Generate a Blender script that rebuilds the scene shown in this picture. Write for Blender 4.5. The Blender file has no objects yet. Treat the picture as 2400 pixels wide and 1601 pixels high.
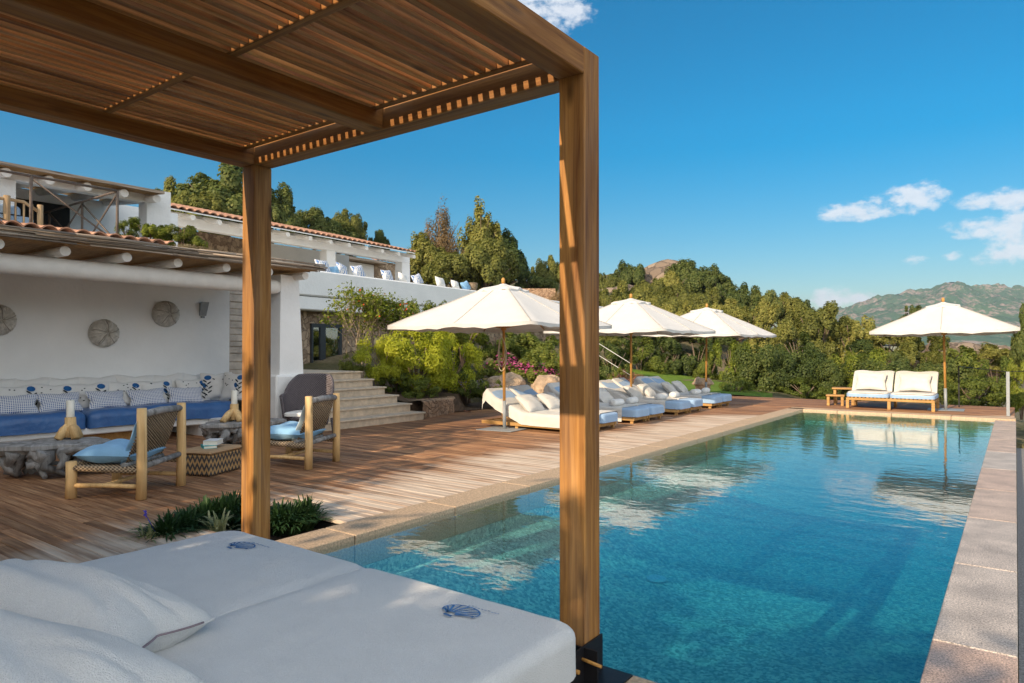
import bpy, math, random
import numpy as np
from mathutils import Vector, Matrix, Euler
R = math.radians
sc = bpy.context.scene
C = sc.collection

# ------------------------------------------------------------------ camera, world, sun, exposure
FPX, HCAM, YAW, PIT = 1600.0, 1.4, R(36.4), R(0.65)       # measured on the 2400 x 1601 photograph
cam = bpy.data.cameras.new('camera'); cam.sensor_width = 36; cam.lens = 24.0
cam.clip_start = 0.05; cam.clip_end = 9000
co = bpy.data.objects.new('camera', cam); C.objects.link(co)
co.location = (0, 0, HCAM); co.rotation_euler = (R(90) + PIT, 0, YAW)
sc.camera = co
FW = (-math.sin(YAW), math.cos(YAW)); RT = (math.cos(YAW), math.sin(YAW))
def ray(u, v):
    a = (u - 1200) / FPX; b = -(v - 800.5) / FPX
    c, s = math.cos(PIT), math.sin(PIT)
    f, up = c - b * s, s + b * c
    return (FW[0] * f + RT[0] * a, FW[1] * f + RT[1] * a, up)
def onX(u, v, x):                                          # where a sight line meets a wall plane x = const
    r = ray(u, v); t = x / r[0]; return Vector((x, r[1] * t, HCAM + r[2] * t))
def onZ(u, v, z=0):
    r = ray(u, v); t = (z - HCAM) / r[2]; return Vector((r[0] * t, r[1] * t, z))
def onD(u, v, d):                                          # at a distance d along the view direction
    r = ray(u, v); t = d / (r[0] * FW[0] + r[1] * FW[1]); return Vector((r[0] * t, r[1] * t, HCAM + r[2] * t))

SUN = Vector((-0.07, -1.0, 0.485)).normalized()            # towards the sun
sl = bpy.data.lights.new('sun', 'SUN'); sl.energy = 4.9; sl.angle = R(0.36); sl.color = (1.0, 0.80, 0.57)
so = bpy.data.objects.new('sun', sl); C.objects.link(so); so.location = (0, -20, 30)
so.rotation_euler = SUN.to_track_quat('Z', 'Y').to_euler()
w = bpy.data.worlds.new('World'); sc.world = w; w.use_nodes = True
wn = w.node_tree; wn.nodes.clear()
def nd(nt, typ, inp=None, **kw):
    n = nt.nodes.new(typ)
    for k, v in kw.items(): setattr(n, k, v)
    for k, v in (inp or {}).items():
        s = n.inputs[k]
        if isinstance(v, bpy.types.NodeSocket): nt.links.new(v, s)
        else: s.default_value = v
    return n
def mth(nt, op, a, b=None, c=None):
    i = {0: a}
    if b is not None: i[1] = b
    if c is not None: i[2] = c
    return nd(nt, 'ShaderNodeMath', i, operation=op).outputs[0]
sky = nd(wn, 'ShaderNodeTexSky', sky_type='NISHITA', sun_disc=False, sun_elevation=math.asin(SUN.z),
         sun_rotation=R(184), altitude=50, air_density=1.0, dust_density=0.5, ozone_density=2.2)
hs = nd(wn, 'ShaderNodeHueSaturation', {'Hue': 0.488, 'Saturation': 1.62, 'Value': 0.74, 'Color': sky.outputs[0]})
tc = nd(wn, 'ShaderNodeTexCoord')
sx = nd(wn, 'ShaderNodeSeparateXYZ', {0: tc.outputs['Generated']})
az = mth(wn, 'ARCTAN2', sx.outputs[0], sx.outputs[1])
el = mth(wn, 'ARCSINE', sx.outputs[2])
den = None
def cloud(u, v, ru, rv, amp=1.0):
    global den
    r = Vector(ray(u, v)).normalized()
    a0, e0 = math.atan2(r.x, r.y), math.asin(r.z)
    da = mth(wn, 'MULTIPLY', mth(wn, 'SUBTRACT', az, a0), FPX / ru)
    de = mth(wn, 'MULTIPLY', mth(wn, 'SUBTRACT', el, e0), FPX / rv)
    q = mth(wn, 'ADD', mth(wn, 'MULTIPLY', da, da), mth(wn, 'MULTIPLY', de, de))
    m = mth(wn, 'MULTIPLY', mth(wn, 'SUBTRACT', 1.0, q), amp)
    den = m if den is None else mth(wn, 'MAXIMUM', den, m)
for cl in [(2025, 492, 95, 26, 1.0), (2140, 464, 70, 34, .9), (2280, 474, 45, 18, .9), (2385, 465, 55, 26, 1), (2350, 532, 100, 28, .8),
           (2385, 535, 60, 42, 1), (2365, 592, 70, 28, .8), (2230, 598, 26, 14, .7), (2150, 608, 30, 12, .5), (1950, 703, 50, 28, 1), (2028, 705, 42, 22, 1), (1880, 720, 40, 16, .8),
           (1300, 18, 110, 60, .95), (1230, -20, 160, 70, 1), (2600, 520, 160, 60, 1), (2900, 420, 240, 70, 1)]:
    cloud(*cl)
mp = nd(wn, 'ShaderNodeMapping', {'Vector': tc.outputs['Generated'], 'Scale': (1, 1, 1.7)})
no = nd(wn, 'ShaderNodeTexNoise', {'Vector': mp.outputs[0], 'Scale': 34.0, 'Detail': 8.0, 'Roughness': 0.62})
no2 = nd(wn, 'ShaderNodeTexNoise', {'Vector': mp.outputs[0], 'Scale': 60.0, 'Detail': 5.0, 'Roughness': 0.6})
dn = mth(wn, 'ADD', den, mth(wn, 'MULTIPLY', mth(wn, 'SUBTRACT', no.outputs[0], 0.52), 3.2))
cm = nd(wn, 'ShaderNodeMapRange', {'Value': dn, 'From Min': 0.0, 'From Max': 0.95, 'To Min': 0.0, 'To Max': 0.82}, interpolation_type='SMOOTHSTEP')
def mixin(nt, fac, a, b, blend='MIX'):
    n = nt.nodes.new('ShaderNodeMix'); n.data_type = 'RGBA'; n.blend_type = blend
    for i, v in ((0, fac), (6, a), (7, b)):
        if isinstance(v, bpy.types.NodeSocket): nt.links.new(v, n.inputs[i])
        else: n.inputs[i].default_value = v
    return n.outputs[2]
hz = nd(wn, 'ShaderNodeMapRange', {'Value': sx.outputs[2], 'From Min': 0.0, 'From Max': 0.30, 'To Min': 0.66, 'To Max': 1.0}).outputs[0]
hsc = mixin(wn, 1.0, hs.outputs[0], nd(wn, 'ShaderNodeCombineColor', {0: hz, 1: hz, 2: hz}).outputs[0], 'MULTIPLY')
ccol = mixin(wn, no2.outputs[0], (4.2, 4.5, 5.0, 1), (5.8, 5.9, 6.1, 1))
sk2 = mixin(wn, cm.outputs[0], hsc, ccol)
# unseen bank of bright broken cloud, added behind and beside the camera as fill
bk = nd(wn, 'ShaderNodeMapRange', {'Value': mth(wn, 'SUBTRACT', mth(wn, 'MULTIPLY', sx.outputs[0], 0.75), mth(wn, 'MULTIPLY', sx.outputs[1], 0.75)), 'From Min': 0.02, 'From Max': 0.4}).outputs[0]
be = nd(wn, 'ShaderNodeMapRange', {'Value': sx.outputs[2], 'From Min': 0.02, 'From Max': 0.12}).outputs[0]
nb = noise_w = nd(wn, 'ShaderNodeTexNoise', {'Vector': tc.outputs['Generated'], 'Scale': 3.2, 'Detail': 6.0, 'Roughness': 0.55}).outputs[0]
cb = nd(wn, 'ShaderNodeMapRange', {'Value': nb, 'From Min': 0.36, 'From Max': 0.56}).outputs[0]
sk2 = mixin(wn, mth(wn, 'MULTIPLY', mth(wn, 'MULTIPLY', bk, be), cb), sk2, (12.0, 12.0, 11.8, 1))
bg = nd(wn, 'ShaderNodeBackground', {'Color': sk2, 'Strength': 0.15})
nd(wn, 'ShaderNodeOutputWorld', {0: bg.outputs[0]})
sc.view_settings.view_transform = 'Standard'; sc.view_settings.look = 'None'
sc.view_settings.exposure = 0.30; sc.view_settings.gamma = 1.0; sc.view_settings.use_curve_mapping = False
sc.cycles.max_bounces = 10; sc.cycles.transparent_max_bounces = 12; sc.cycles.diffuse_bounces = 4; sc.cycles.glossy_bounces = 4
sc.cycles.use_denoising = True; sc.cycles.sample_clamp_indirect = 6

# ------------------------------------------------------------------ mesh helpers
class MB:
    def __init__(s): s.v = []; s.f = []; s.sm = []
    def add(s, vs, fs, smooth=False):
        o = len(s.v); s.v += [tuple(p) for p in vs]
        s.f += [tuple(i + o for i in f) for f in fs]; s.sm += [smooth] * len(fs); return s
    def box(s, x0, x1, y0, y1, z0, z1, m=None):
        vs = [Vector((x, y, z)) for z in (z0, z1) for y in (y0, y1) for x in (x0, x1)]
        if m is not None: vs = [m @ p for p in vs]
        return s.add(vs, [(0, 2, 3, 1), (4, 5, 7, 6), (0, 1, 5, 4), (2, 6, 7, 3), (0, 4, 6, 2), (1, 3, 7, 5)])
    def bbox(s, x0, x1, y0, y1, z0, z1, b=0.01, m=None):   # box with chamfered edges
        vs = []
        for z in (0, 1):
            for y in (0, 1):
                for x in (0, 1):
                    X, Y, Z = (x0, x1)[x], (y0, y1)[y], (z0, z1)[z]
                    dx, dy, dz = (b, -b)[x], (b, -b)[y], (b, -b)[z]
                    vs += [Vector((X, Y + dy, Z + dz)), Vector((X + dx, Y, Z + dz)), Vector((X + dx, Y + dy, Z))]
        k = lambda x, y, z, a: (z * 4 + y * 2 + x) * 3 + a
        F = []
        for x in (0, 1): F.append([k(x, 0, 0, 0), k(x, 1, 0, 0), k(x, 1, 1, 0), k(x, 0, 1, 0)][::(1 if x else -1)])
        for y in (0, 1): F.append([k(0, y, 0, 1), k(1, y, 0, 1), k(1, y, 1, 1), k(0, y, 1, 1)][::(-1 if y else 1)])
        for z in (0, 1): F.append([k(0, 0, z, 2), k(1, 0, z, 2), k(1, 1, z, 2), k(0, 1, z, 2)][::(1 if z else -1)])
        for p in (0, 1):
            for q in (0, 1):
                F.append([k(0, p, q, 1), k(1, p, q, 1), k(1, p, q, 2), k(0, p, q, 2)][::(1 if p == q else -1)][::-1])
                F.append([k(p, 0, q, 0), k(p, 1, q, 0), k(p, 1, q, 2), k(p, 0, q, 2)][::(-1 if p == q else 1)][::-1])
                F.append([k(p, q, 0, 0), k(p, q, 1, 0), k(p, q, 1, 1), k(p, q, 0, 1)][::(1 if p == q else -1)][::-1])
        for x in (0, 1):
            for y in (0, 1):
                for z in (0, 1):
                    F.append([k(x, y, z, 0), k(x, y, z, 1), k(x, y, z, 2)][::(1 if (x + y + z) % 2 else -1)])
        if m is not None: vs = [m @ p for p in vs]
        return s.add(vs, F)
    def tube(s, pts, rad, n=8, cap=True, smooth=True):
        pts = [Vector(p) for p in pts]; m = len(pts)
        if not isinstance(rad, (list, tuple)): rad = [rad] * m
        vs = []; up = None
        for i in range(m):
            t = (pts[min(i + 1, m - 1)] - pts[max(i - 1, 0)]).normalized()
            if up is None: up = Vector((0, 0, 1)) if abs(t.z) < 0.9 else Vector((1, 0, 0))
            a = t.cross(up).normalized(); b = t.cross(a); up = -b if False else up
            for k in range(n):
                q = 2 * math.pi * k / n
                vs.append(pts[i] + (a * math.cos(q) + b * math.sin(q)) * rad[i])
        fs = [(i * n + k, i * n + (k + 1) % n, (i + 1) * n + (k + 1) % n, (i + 1) * n + k) for i in range(m - 1) for k in range(n)]
        o = len(s.v); s.add(vs, fs, smooth)
        if cap: s.f += [tuple(o + k for k in range(n))[::-1], tuple(o + (m - 1) * n + k for k in range(n))]; s.sm += [False, False]
        return s
    def lathe(s, prof, c=(0, 0, 0), n=20, smooth=True, sq=1.0, ax=1.0, ay=1.0):
        vs = []; m = len(prof)
        for r, z in prof:
            for k in range(n):
                q = 2 * math.pi * k / n
                vs.append((c[0] + r * math.cos(q) * ax, c[1] + r * math.sin(q) * ay, c[2] + z))
        fs = [(i * n + k, i * n + (k + 1) % n, (i + 1) * n + (k + 1) % n, (i + 1) * n + k) for i in range(m - 1) for k in range(n)]
        o = len(s.v); s.add(vs, fs, smooth)
        s.f += [tuple(o + k for k in range(n))[::-1], tuple(o + (m - 1) * n + k for k in range(n))]; s.sm += [smooth, smooth]
        return s
    def grid(s, nu, nv, fn, smooth=True, flip=False):
        vs = [fn(i / (nu - 1), j / (nv - 1)) for j in range(nv) for i in range(nu)]
        fs = [(j * nu + i, j * nu + i + 1, (j + 1) * nu + i + 1, (j + 1) * nu + i) for j in range(nv - 1) for i in range(nu - 1)]
        if flip: fs = [f[::-1] for f in fs]
        return s.add(vs, fs, smooth)
    def build(s, name, mat, parent=None, loc=None):
        me = bpy.data.meshes.new(name); me.from_pydata([tuple(p) for p in s.v], [], s.f); me.validate()
        if len(me.polygons) == len(s.sm): me.polygons.foreach_set('use_smooth', s.sm)
        me.update(); return link(name, me, mat, parent, loc)
def link(name, me, mat, parent=None, loc=None):
    if mat and not me.materials: me.materials.append(mat)
    o = bpy.data.objects.new(name, me); C.objects.link(o)
    if parent: o.parent = parent
    if loc is not None: o.location = loc
    return o
def tag(o, label=None, cat=None, group=None, kind=None):
    if label: o['label'] = label
    if cat: o['category'] = cat
    if group: o['group'] = group
    if kind: o['kind'] = kind
    return o
def thing(name, label, cat, loc=(0, 0, 0), rz=0, group=None):
    o = bpy.data.objects.new(name, None); o.empty_display_size = 0.2; C.objects.link(o)
    o.location = loc; o.rotation_euler = (0, 0, rz)
    return tag(o, label, cat, group)
def struct(o): o['kind'] = 'structure'; return o
def dup(root, loc, rz=None, label=None, scale=None):
    r = root.copy(); C.objects.link(r); r.location = loc
    if rz is not None: r.rotation_euler = (0, 0, rz)
    if scale is not None: r.scale = scale
    if label: r['label'] = label
    for ch in list(root.children):
        c = ch.copy(); C.objects.link(c); c.parent = r
        for g in list(ch.children):
            d = g.copy(); C.objects.link(d); d.parent = c
    return r
def rnd(seed): return random.Random(seed)

# ------------------------------------------------------------------ materials
def newmat(name):
    m = bpy.data.materials.new(name); m.use_nodes = True; nt = m.node_tree; nt.nodes.clear()
    return m, nt
def out(nt, sh, vol=None):
    o = nd(nt, 'ShaderNodeOutputMaterial', {0: sh})
    if vol is not None: nt.links.new(vol, o.inputs[1])
def col4(c, k=1.0): return (c[0] * k, c[1] * k, c[2] * k, 1)
def ramp(nt, fac, stops):
    n = nd(nt, 'ShaderNodeValToRGB', {0: fac}); e = n.color_ramp.elements
    while len(e) > 1: e.remove(e[-1])
    e[0].position, e[0].color = stops[0][0], stops[0][1]
    for p, c in stops[1:]:
        q = e.new(p); q.color = c
    return n.outputs[0]
def pbr(nt, c, rough=0.8, bump=None, bstr=0.3, bdist=0.01, spec=0.3, **extra):
    i = {'Base Color': c, 'Roughness': rough, 'Specular IOR Level': spec}; i.update(extra)
    if bump is not None:
        i['Normal'] = nd(nt, 'ShaderNodeBump', {'Height': bump, 'Strength': bstr, 'Distance': bdist}).outputs[0]
    return nd(nt, 'ShaderNodeBsdfPrincipled', i).outputs[0]
def coords(nt, scale=(1, 1, 1), rot=(0, 0, 0), kind='Object'):
    t = nd(nt, 'ShaderNodeTexCoord'); return nd(nt, 'ShaderNodeMapping', {'Vector': t.outputs[kind], 'Scale': scale, 'Rotation': rot}).outputs[0]
def noise(nt, vec, s, d=4.0, r=0.55): return nd(nt, 'ShaderNodeTexNoise', {'Vector': vec, 'Scale': s, 'Detail': d, 'Roughness': r}).outputs[0]
def simple(name, c, rough=0.8, ns=8, var=0.15, bs=60, bstr=0.25, scale=(1, 1, 1), bdist=0.01, spec=0.3, c2=None):
    m, nt = newmat(name); v = coords(nt, scale)
    n1 = noise(nt, v, ns, 5)
    col = ramp(nt, n1, [(0.3, col4(c2 or c, 1 - var)), (0.7, col4(c, 1 + var))])
    out(nt, pbr(nt, col, rough, noise(nt, v, bs, 4), bstr, bdist, spec)); return m
def wood(name, dark, light, axis, rough=0.6, bstr=0.35, isl=0.25, fine=38, grey=0.0):
    m, nt = newmat(name); s = [fine, fine, fine]; s[axis] = 1.6
    v0 = nd(nt, 'ShaderNodeTexCoord').outputs['Object']
    g = nd(nt, 'ShaderNodeNewGeometry').outputs['Random Per Island']
    off = nd(nt, 'ShaderNodeCombineXYZ', {0: mth(nt, 'MULTIPLY', g, 17.0), 1: mth(nt, 'MULTIPLY', g, 31.0), 2: mth(nt, 'MULTIPLY', g, 7.0)}).outputs[0]
    v1 = nd(nt, 'ShaderNodeVectorMath', {0: v0, 1: off}, operation='ADD').outputs[0]
    v = nd(nt, 'ShaderNodeMapping', {'Vector': v1, 'Scale': s}).outputs[0]
    s2 = [6, 6, 6]; s2[axis] = 0.7
    big = noise(nt, nd(nt, 'ShaderNodeMapping', {'Vector': v1, 'Scale': s2}).outputs[0], 1.3, 3)
    n1 = nd(nt, 'ShaderNodeTexNoise', {'Vector': v, 'Scale': 1.0, 'Detail': 6.0, 'Roughness': 0.65, 'Distortion': 0.6}).outputs[0]
    f = mth(nt, 'ADD', mth(nt, 'MULTIPLY', n1, 0.6), mth(nt, 'MULTIPLY', big, 0.4))
    c = ramp(nt, f, [(0.33, col4(dark)), (0.52, col4([(a + b) / 2 for a, b in zip(dark, light)])), (0.68, col4(light))])
    s3 = [95, 95, 95]; s3[axis] = 0.55
    ck = nd(nt, 'ShaderNodeTexNoise', {'Vector': nd(nt, 'ShaderNodeMapping', {'Vector': v1, 'Scale': s3}).outputs[0], 'Scale': 1.0, 'Detail': 3.0, 'Roughness': 0.5, 'Distortion': 0.3}).outputs[0]
    ckf = nd(nt, 'ShaderNodeMapRange', {'Value': ck, 'From Min': 0.27, 'From Max': 0.36, 'To Min': 0.75, 'To Max': 0.0}).outputs[0]
    s4 = [7, 7, 7]; s4[axis] = 2.2
    kd = nd(nt, 'ShaderNodeTexVoronoi', {'Vector': nd(nt, 'ShaderNodeMapping', {'Vector': v1, 'Scale': s4}).outputs[0], 'Scale': 1.0}).outputs[0]
    kf = nd(nt, 'ShaderNodeMapRange', {'Value': mth(nt, 'ADD', kd, mth(nt, 'MULTIPLY', n1, 0.10)), 'From Min': 0.10, 'From Max': 0.24, 'To Min': 0.8, 'To Max': 0.0}).outputs[0]
    c = mixin(nt, mth(nt, 'MAXIMUM', ckf, kf), c, col4(dark, 0.28))
    k = mth(nt, 'MULTIPLY_ADD', g, isl * 2, 1 - isl)
    c = mixin(nt, 1.0, c, nd(nt, 'ShaderNodeCombineColor', {0: k, 1: k, 2: k}).outputs[0], 'MULTIPLY')
    if grey:
        gm = nd(nt, 'ShaderNodeMapRange', {'Value': noise(nt, nd(nt, 'ShaderNodeMapping', {'Vector': v1, 'Scale': s2}).outputs[0], 2.1, 4), 'From Min': 0.48, 'From Max': 0.62}).outputs[0]
        c = mixin(nt, mth(nt, 'MULTIPLY', gm, grey), c, (0.30, 0.25, 0.20, 1))
    out(nt, pbr(nt, c, rough, n1, bstr, 0.006, 0.25)); return m
M = {}
teakD, teakL = (0.12, 0.038, 0.008), (0.53, 0.245, 0.066)
for ax, k in enumerate('xyz'): M['teak_' + k] = wood('teak_' + k, teakD, teakL, ax, grey=0.14)
M['teak_z'] = wood('post_timber', (0.14, 0.045, 0.010), (0.68, 0.335, 0.095), 2, grey=0.14)
M['slat'] = wood('slat_wood', (0.18, 0.048, 0.011), (0.82, 0.40, 0.135), 1, isl=0.45, grey=0.2)
M['pole'] = wood('pole_wood', (0.34, 0.15, 0.035), (0.62, 0.33, 0.09), 2, rough=0.4, isl=0.05)
M['teakf'] = wood('furniture_teak', (0.30, 0.15, 0.045), (0.60, 0.36, 0.13), 0, isl=0.15)
M['log'] = wood('peeled_log', (0.50, 0.29, 0.11), (0.80, 0.56, 0.28), 2, isl=0.2, fine=22)
M['driftwood'] = wood('driftwood', (0.10, 0.095, 0.09), (0.42, 0.41, 0.40), 2, rough=0.85, isl=0.3, fine=16, bstr=0.7)
# deck boards: brown, worn pale in patches near the pool
m, nt = newmat('deck_board')
g = nd(nt, 'ShaderNodeNewGeometry').outputs['Random Per Island']
v0 = nd(nt, 'ShaderNodeTexCoord').outputs['Object']
off = nd(nt, 'ShaderNodeCombineXYZ', {0: mth(nt, 'MULTIPLY', g, 23.0), 1: 0.0, 2: mth(nt, 'MULTIPLY', g, 9.0)}).outputs[0]
v1 = nd(nt, 'ShaderNodeVectorMath', {0: v0, 1: off}, operation='ADD').outputs[0]
n1 = nd(nt, 'ShaderNodeTexNoise', {'Vector': nd(nt, 'ShaderNodeMapping', {'Vector': v1, 'Scale': (1.6, 34, 34)}).outputs[0], 'Scale': 1.0, 'Detail': 6.0, 'Roughness': 0.65}).outputs[0]
n2 = noise(nt, nd(nt, 'ShaderNodeMapping', {'Vector': v0, 'Scale': (0.8, 1.2, 1)}).outputs[0], 1.0, 5)
c = ramp(nt, n1, [(0.3, (0.135, 0.058, 0.026, 1)), (0.52, (0.31, 0.155, 0.074, 1)), (0.7, (0.54, 0.315, 0.165, 1))])
k = mth(nt, 'MULTIPLY_ADD', g, 0.65, 0.62)
c = mixin(nt, 1.0, c, nd(nt, 'ShaderNodeCombineColor', {0: k, 1: k, 2: k}).outputs[0], 'MULTIPLY')
sxy = nd(nt, 'ShaderNodeSeparateXYZ', {0: v0}); xx = mth(nt, 'SUBTRACT', sxy.outputs[0], nd(nt, 'ShaderNodeMapRange', {'Value': sxy.outputs[1], 'From Min': 14.0, 'From Max': 18.0, 'To Min': 0.0, 'To Max': 6.0}).outputs[0])
wx = nd(nt, 'ShaderNodeMapRange', {'Value': mth(nt, 'ADD', mth(nt, 'ADD', xx, mth(nt, 'MULTIPLY', n2, 1.6)), mth(nt, 'MULTIPLY', g, 0.5)), 'From Min': -4.75, 'From Max': -3.95}).outputs[0]
n3 = noise(nt, nd(nt, 'ShaderNodeMapping', {'Vector': v1, 'Scale': (1.2, 16, 10)}).outputs[0], 1.0, 5)
wx = mth(nt, 'MULTIPLY', wx, nd(nt, 'ShaderNodeMapRange', {'Value': n3, 'From Min': 0.32, 'From Max': 0.56, 'To Min': 0.25, 'To Max': 0.95}).outputs[0])
c = mixin(nt, wx, c, (0.66, 0.54, 0.42, 1))
out(nt, pbr(nt, c, 0.62, n1, 0.4, 0.004, 0.3)); M['deck'] = m
M['plaster'] = simple('white_plaster', (0.86, 0.85, 0.825), 0.9, 1.3, 0.05, 11, 0.45, bdist=0.025)
M['whitewood'] = simple('white_painted_log', (0.80, 0.77, 0.72), 0.7, 6, 0.06, 30, 0.35)
M['stonestep'] = simple('travertine_step', (0.58, 0.47, 0.35), 0.8, 9, 0.18, 60, 0.4)
M['coping'] = simple('granite_coping', (0.50, 0.36, 0.235), 0.7, 60, 0.35, 160, 0.3)
M['boulder'] = simple('granite_boulder', (0.46, 0.33, 0.22), 0.9, 7, 0.3, 22, 0.9, bdist=0.06)
M['soil'] = simple('garden_soil', (0.10, 0.065, 0.04), 0.95, 12, 0.4, 40, 0.8, bdist=0.03)
M['terra'] = simple('terracotta', (0.44, 0.235, 0.15), 0.9, 7, 0.45, 50, 0.4)
M['steel'] = simple('grey_steel', (0.28, 0.30, 0.31), 0.45, 20, 0.1, 80, 0.05, spec=0.5)
M['blackmetal'] = simple('black_iron', (0.012, 0.012, 0.014), 0.5, 20, 0.2, 80, 0.1)
M['rusty'] = simple('rusty_iron', (0.13, 0.10, 0.08), .8, 20, .3, 60, .3)
M['logdark'] = wood('weathered_bamboo', (0.22, 0.14, 0.07), (0.46, 0.33, 0.19), 2, isl=0.2, fine=22)
M['frame'] = simple('dark_window_frame', (0.045, 0.05, 0.055), 0.4, 10, 0.1, 50, 0.05)
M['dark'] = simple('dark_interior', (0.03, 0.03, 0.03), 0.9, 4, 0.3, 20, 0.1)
M['teal'] = simple('teal_curtain', (0.16, 0.36, 0.36), 0.8, 12, 0.15, 40, 0.2, scale=(1, 6, .4))
M['brick'] = simple('sand_ground', (0.40, 0.31, 0.22), 0.95, 5, 0.2, 60, 0.5)
def fabric(name, c, var=0.06, bs=260, bstr=0.35, rough=0.95, c2=None, wr=0.25, speck=0.0):
    m, nt = newmat(name); v = coords(nt)
    col = ramp(nt, noise(nt, v, 5, 5), [(0.3, col4(c2 or c, 1 - var)), (0.7, col4(c, 1 + var))])
    if speck: col = mixin(nt, nd(nt, 'ShaderNodeMapRange', {'Value': noise(nt, v, bs * 1.3, 3, 0.7), 'From Min': 0.35, 'From Max': 0.65, 'To Min': 0.0, 'To Max': speck}).outputs[0], col, col4(c, 0.6))
    h = mth(nt, 'ADD', mth(nt, 'MULTIPLY', noise(nt, v, bs, 3), 0.30), mth(nt, 'MULTIPLY', noise(nt, v, 7, 4), wr))
    out(nt, pbr(nt, col, rough, h, bstr, 0.05, 0.15, **{'Sheen Weight': 0.15})); return m
M['canvas'] = fabric('parasol_canvas', (0.61, 0.59, 0.56), 0.03, 200, 0.2)
M['towel'] = fabric('white_towelling', (0.86, 0.85, 0.825), 0.04, 210, 0.7, speck=0.38)  # lighter copy, makes up for the shade on the daybed
M['sheet'] = fabric('sun_dimmed_towelling', (0.67, 0.645, 0.60), 0.05, 170, 0.5, speck=0.2)  # same towelling coloured darker to offset full sun on loungers and sofa
M['cotton'] = fabric('white_cotton', (0.76, 0.74, 0.70), 0.04, 200, 0.3)
M['bluepad'] = fabric('pale_blue_canvas', (0.30, 0.44, 0.62), 0.07, 220, 0.25)
M['denim'] = fabric('sky_blue_linen', (0.24, 0.45, 0.66), 0.1, 180, 0.35)
M['grouse'] = fabric('pale_aqua_linen', (0.48, 0.58, 0.62), 0.1, 180, 0.35)
m, nt = newmat('navy_vinyl'); v = coords(nt)
out(nt, pbr(nt, ramp(nt, noise(nt, v, 4, 4), [(0.3, (0.035, 0.105, 0.28, 1)), (0.7, (0.055, 0.15, 0.36, 1))]), 0.30, noise(nt, v, 9, 4), 0.5, 0.03, 0.45)); M['navy'] = m
# lozenge print of the lumbar cushions, striped print of the parapet cushions
m, nt = newmat('blue_lozenge_print'); v = coords(nt, (1, 1, 1)); sp = nd(nt, 'ShaderNodeSeparateXYZ', {0: v})
a = mth(nt, 'SINE', mth(nt, 'MULTIPLY', mth(nt, 'ADD', sp.outputs[0], sp.outputs[1]), 130.0))
b = mth(nt, 'SINE', mth(nt, 'MULTIPLY', mth(nt, 'SUBTRACT', sp.outputs[0], sp.outputs[1]), 130.0))
f = nd(nt, 'ShaderNodeMapRange', {'Value': mth(nt, 'MULTIPLY', a, b), 'From Min': 0.1, 'From Max': 0.3}).outputs[0]
out(nt, pbr(nt, mixin(nt, f, (0.72, 0.72, 0.72, 1), (0.09, 0.15, 0.34, 1)), 0.9, noise(nt, v, 6, 4), 0.3, 0.03, 0.15)); M['lozenge'] = m
m, nt = newmat('blue_ikat_print'); v = coords(nt, (1, 1, 1)); sp = nd(nt, 'ShaderNodeSeparateXYZ', {0: v})
f = mth(nt, 'SINE', mth(nt, 'ADD', mth(nt, 'MULTIPLY', sp.outputs[0], 75.0), mth(nt, 'MULTIPLY', noise(nt, v, 12, 3), 9.0)))
f = mth(nt, 'MULTIPLY', nd(nt, 'ShaderNodeMapRange', {'Value': f, 'From Min': 0.0, 'From Max': 0.4}).outputs[0], nd(nt, 'ShaderNodeMapRange', {'Value': noise(nt, v, 7, 3), 'From Min': .4, 'From Max': .5}).outputs[0])
out(nt, pbr(nt, mixin(nt, f, (0.74, 0.73, 0.72, 1), (0.11, 0.23, 0.48, 1)), 0.9)); M['ikat'] = m
def weave(name, c1, c2, s=70, axis=(0, 2)):
    m, nt = newmat(name); v = coords(nt); sp = nd(nt, 'ShaderNodeSeparateXYZ', {0: v})
    a = mth(nt, 'SINE', mth(nt, 'MULTIPLY', mth(nt, 'ADD', sp.outputs[0], sp.outputs[1]), s))
    b = mth(nt, 'SINE', mth(nt, 'MULTIPLY', sp.outputs[2], s * 1.3))
    h = mth(nt, 'MULTIPLY', a, b)
    f = nd(nt, 'ShaderNodeMapRange', {'Value': mth(nt, 'ADD', h, mth(nt, 'MULTIPLY', noise(nt, v, 30, 3), 0.8)), 'From Min': -0.5, 'From Max': 1.1}).outputs[0]
    out(nt, pbr(nt, mixin(nt, f, col4(c1), col4(c2)), 0.75, h, 0.8, 0.008)); return m
M['rattan'] = weave('grey_rattan', (0.035, 0.03, 0.035), (0.22, 0.19, 0.20), 170)
M['cane'] = weave('woven_cane', (0.07, 0.045, 0.028), (0.50, 0.37, 0.24), 150)
M['capiz'] = None
m, nt = newmat('zigzag_basket'); v = coords(nt); sp = nd(nt, 'ShaderNodeSeparateXYZ', {0: v})
t = mth(nt, 'PINGPONG', mth(nt, 'ADD', sp.outputs[0], sp.outputs[1]), 0.030)
zz = mth(nt, 'ADD', mth(nt, 'MULTIPLY', t, 2.0), sp.outputs[2])
f = nd(nt, 'ShaderNodeMapRange', {'Value': mth(nt, 'PINGPONG', zz, 0.045), 'From Min': 0.020, 'From Max': 0.024}).outputs[0]
h = mth(nt, 'SINE', mth(nt, 'MULTIPLY', sp.outputs[2], 420.0))
top = nd(nt, 'ShaderNodeMapRange', {'Value': sp.outputs[2], 'From Min': 0.245, 'From Max': 0.25}).outputs[0]
cz = mixin(nt, f, (0.46, 0.28, 0.12, 1), (0.06, 0.055, 0.055, 1))
out(nt, pbr(nt, mixin(nt, top, cz, (0.42, 0.27, 0.15, 1)), 0.8, h, 0.6, 0.005)); M['zigzag'] = m
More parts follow.
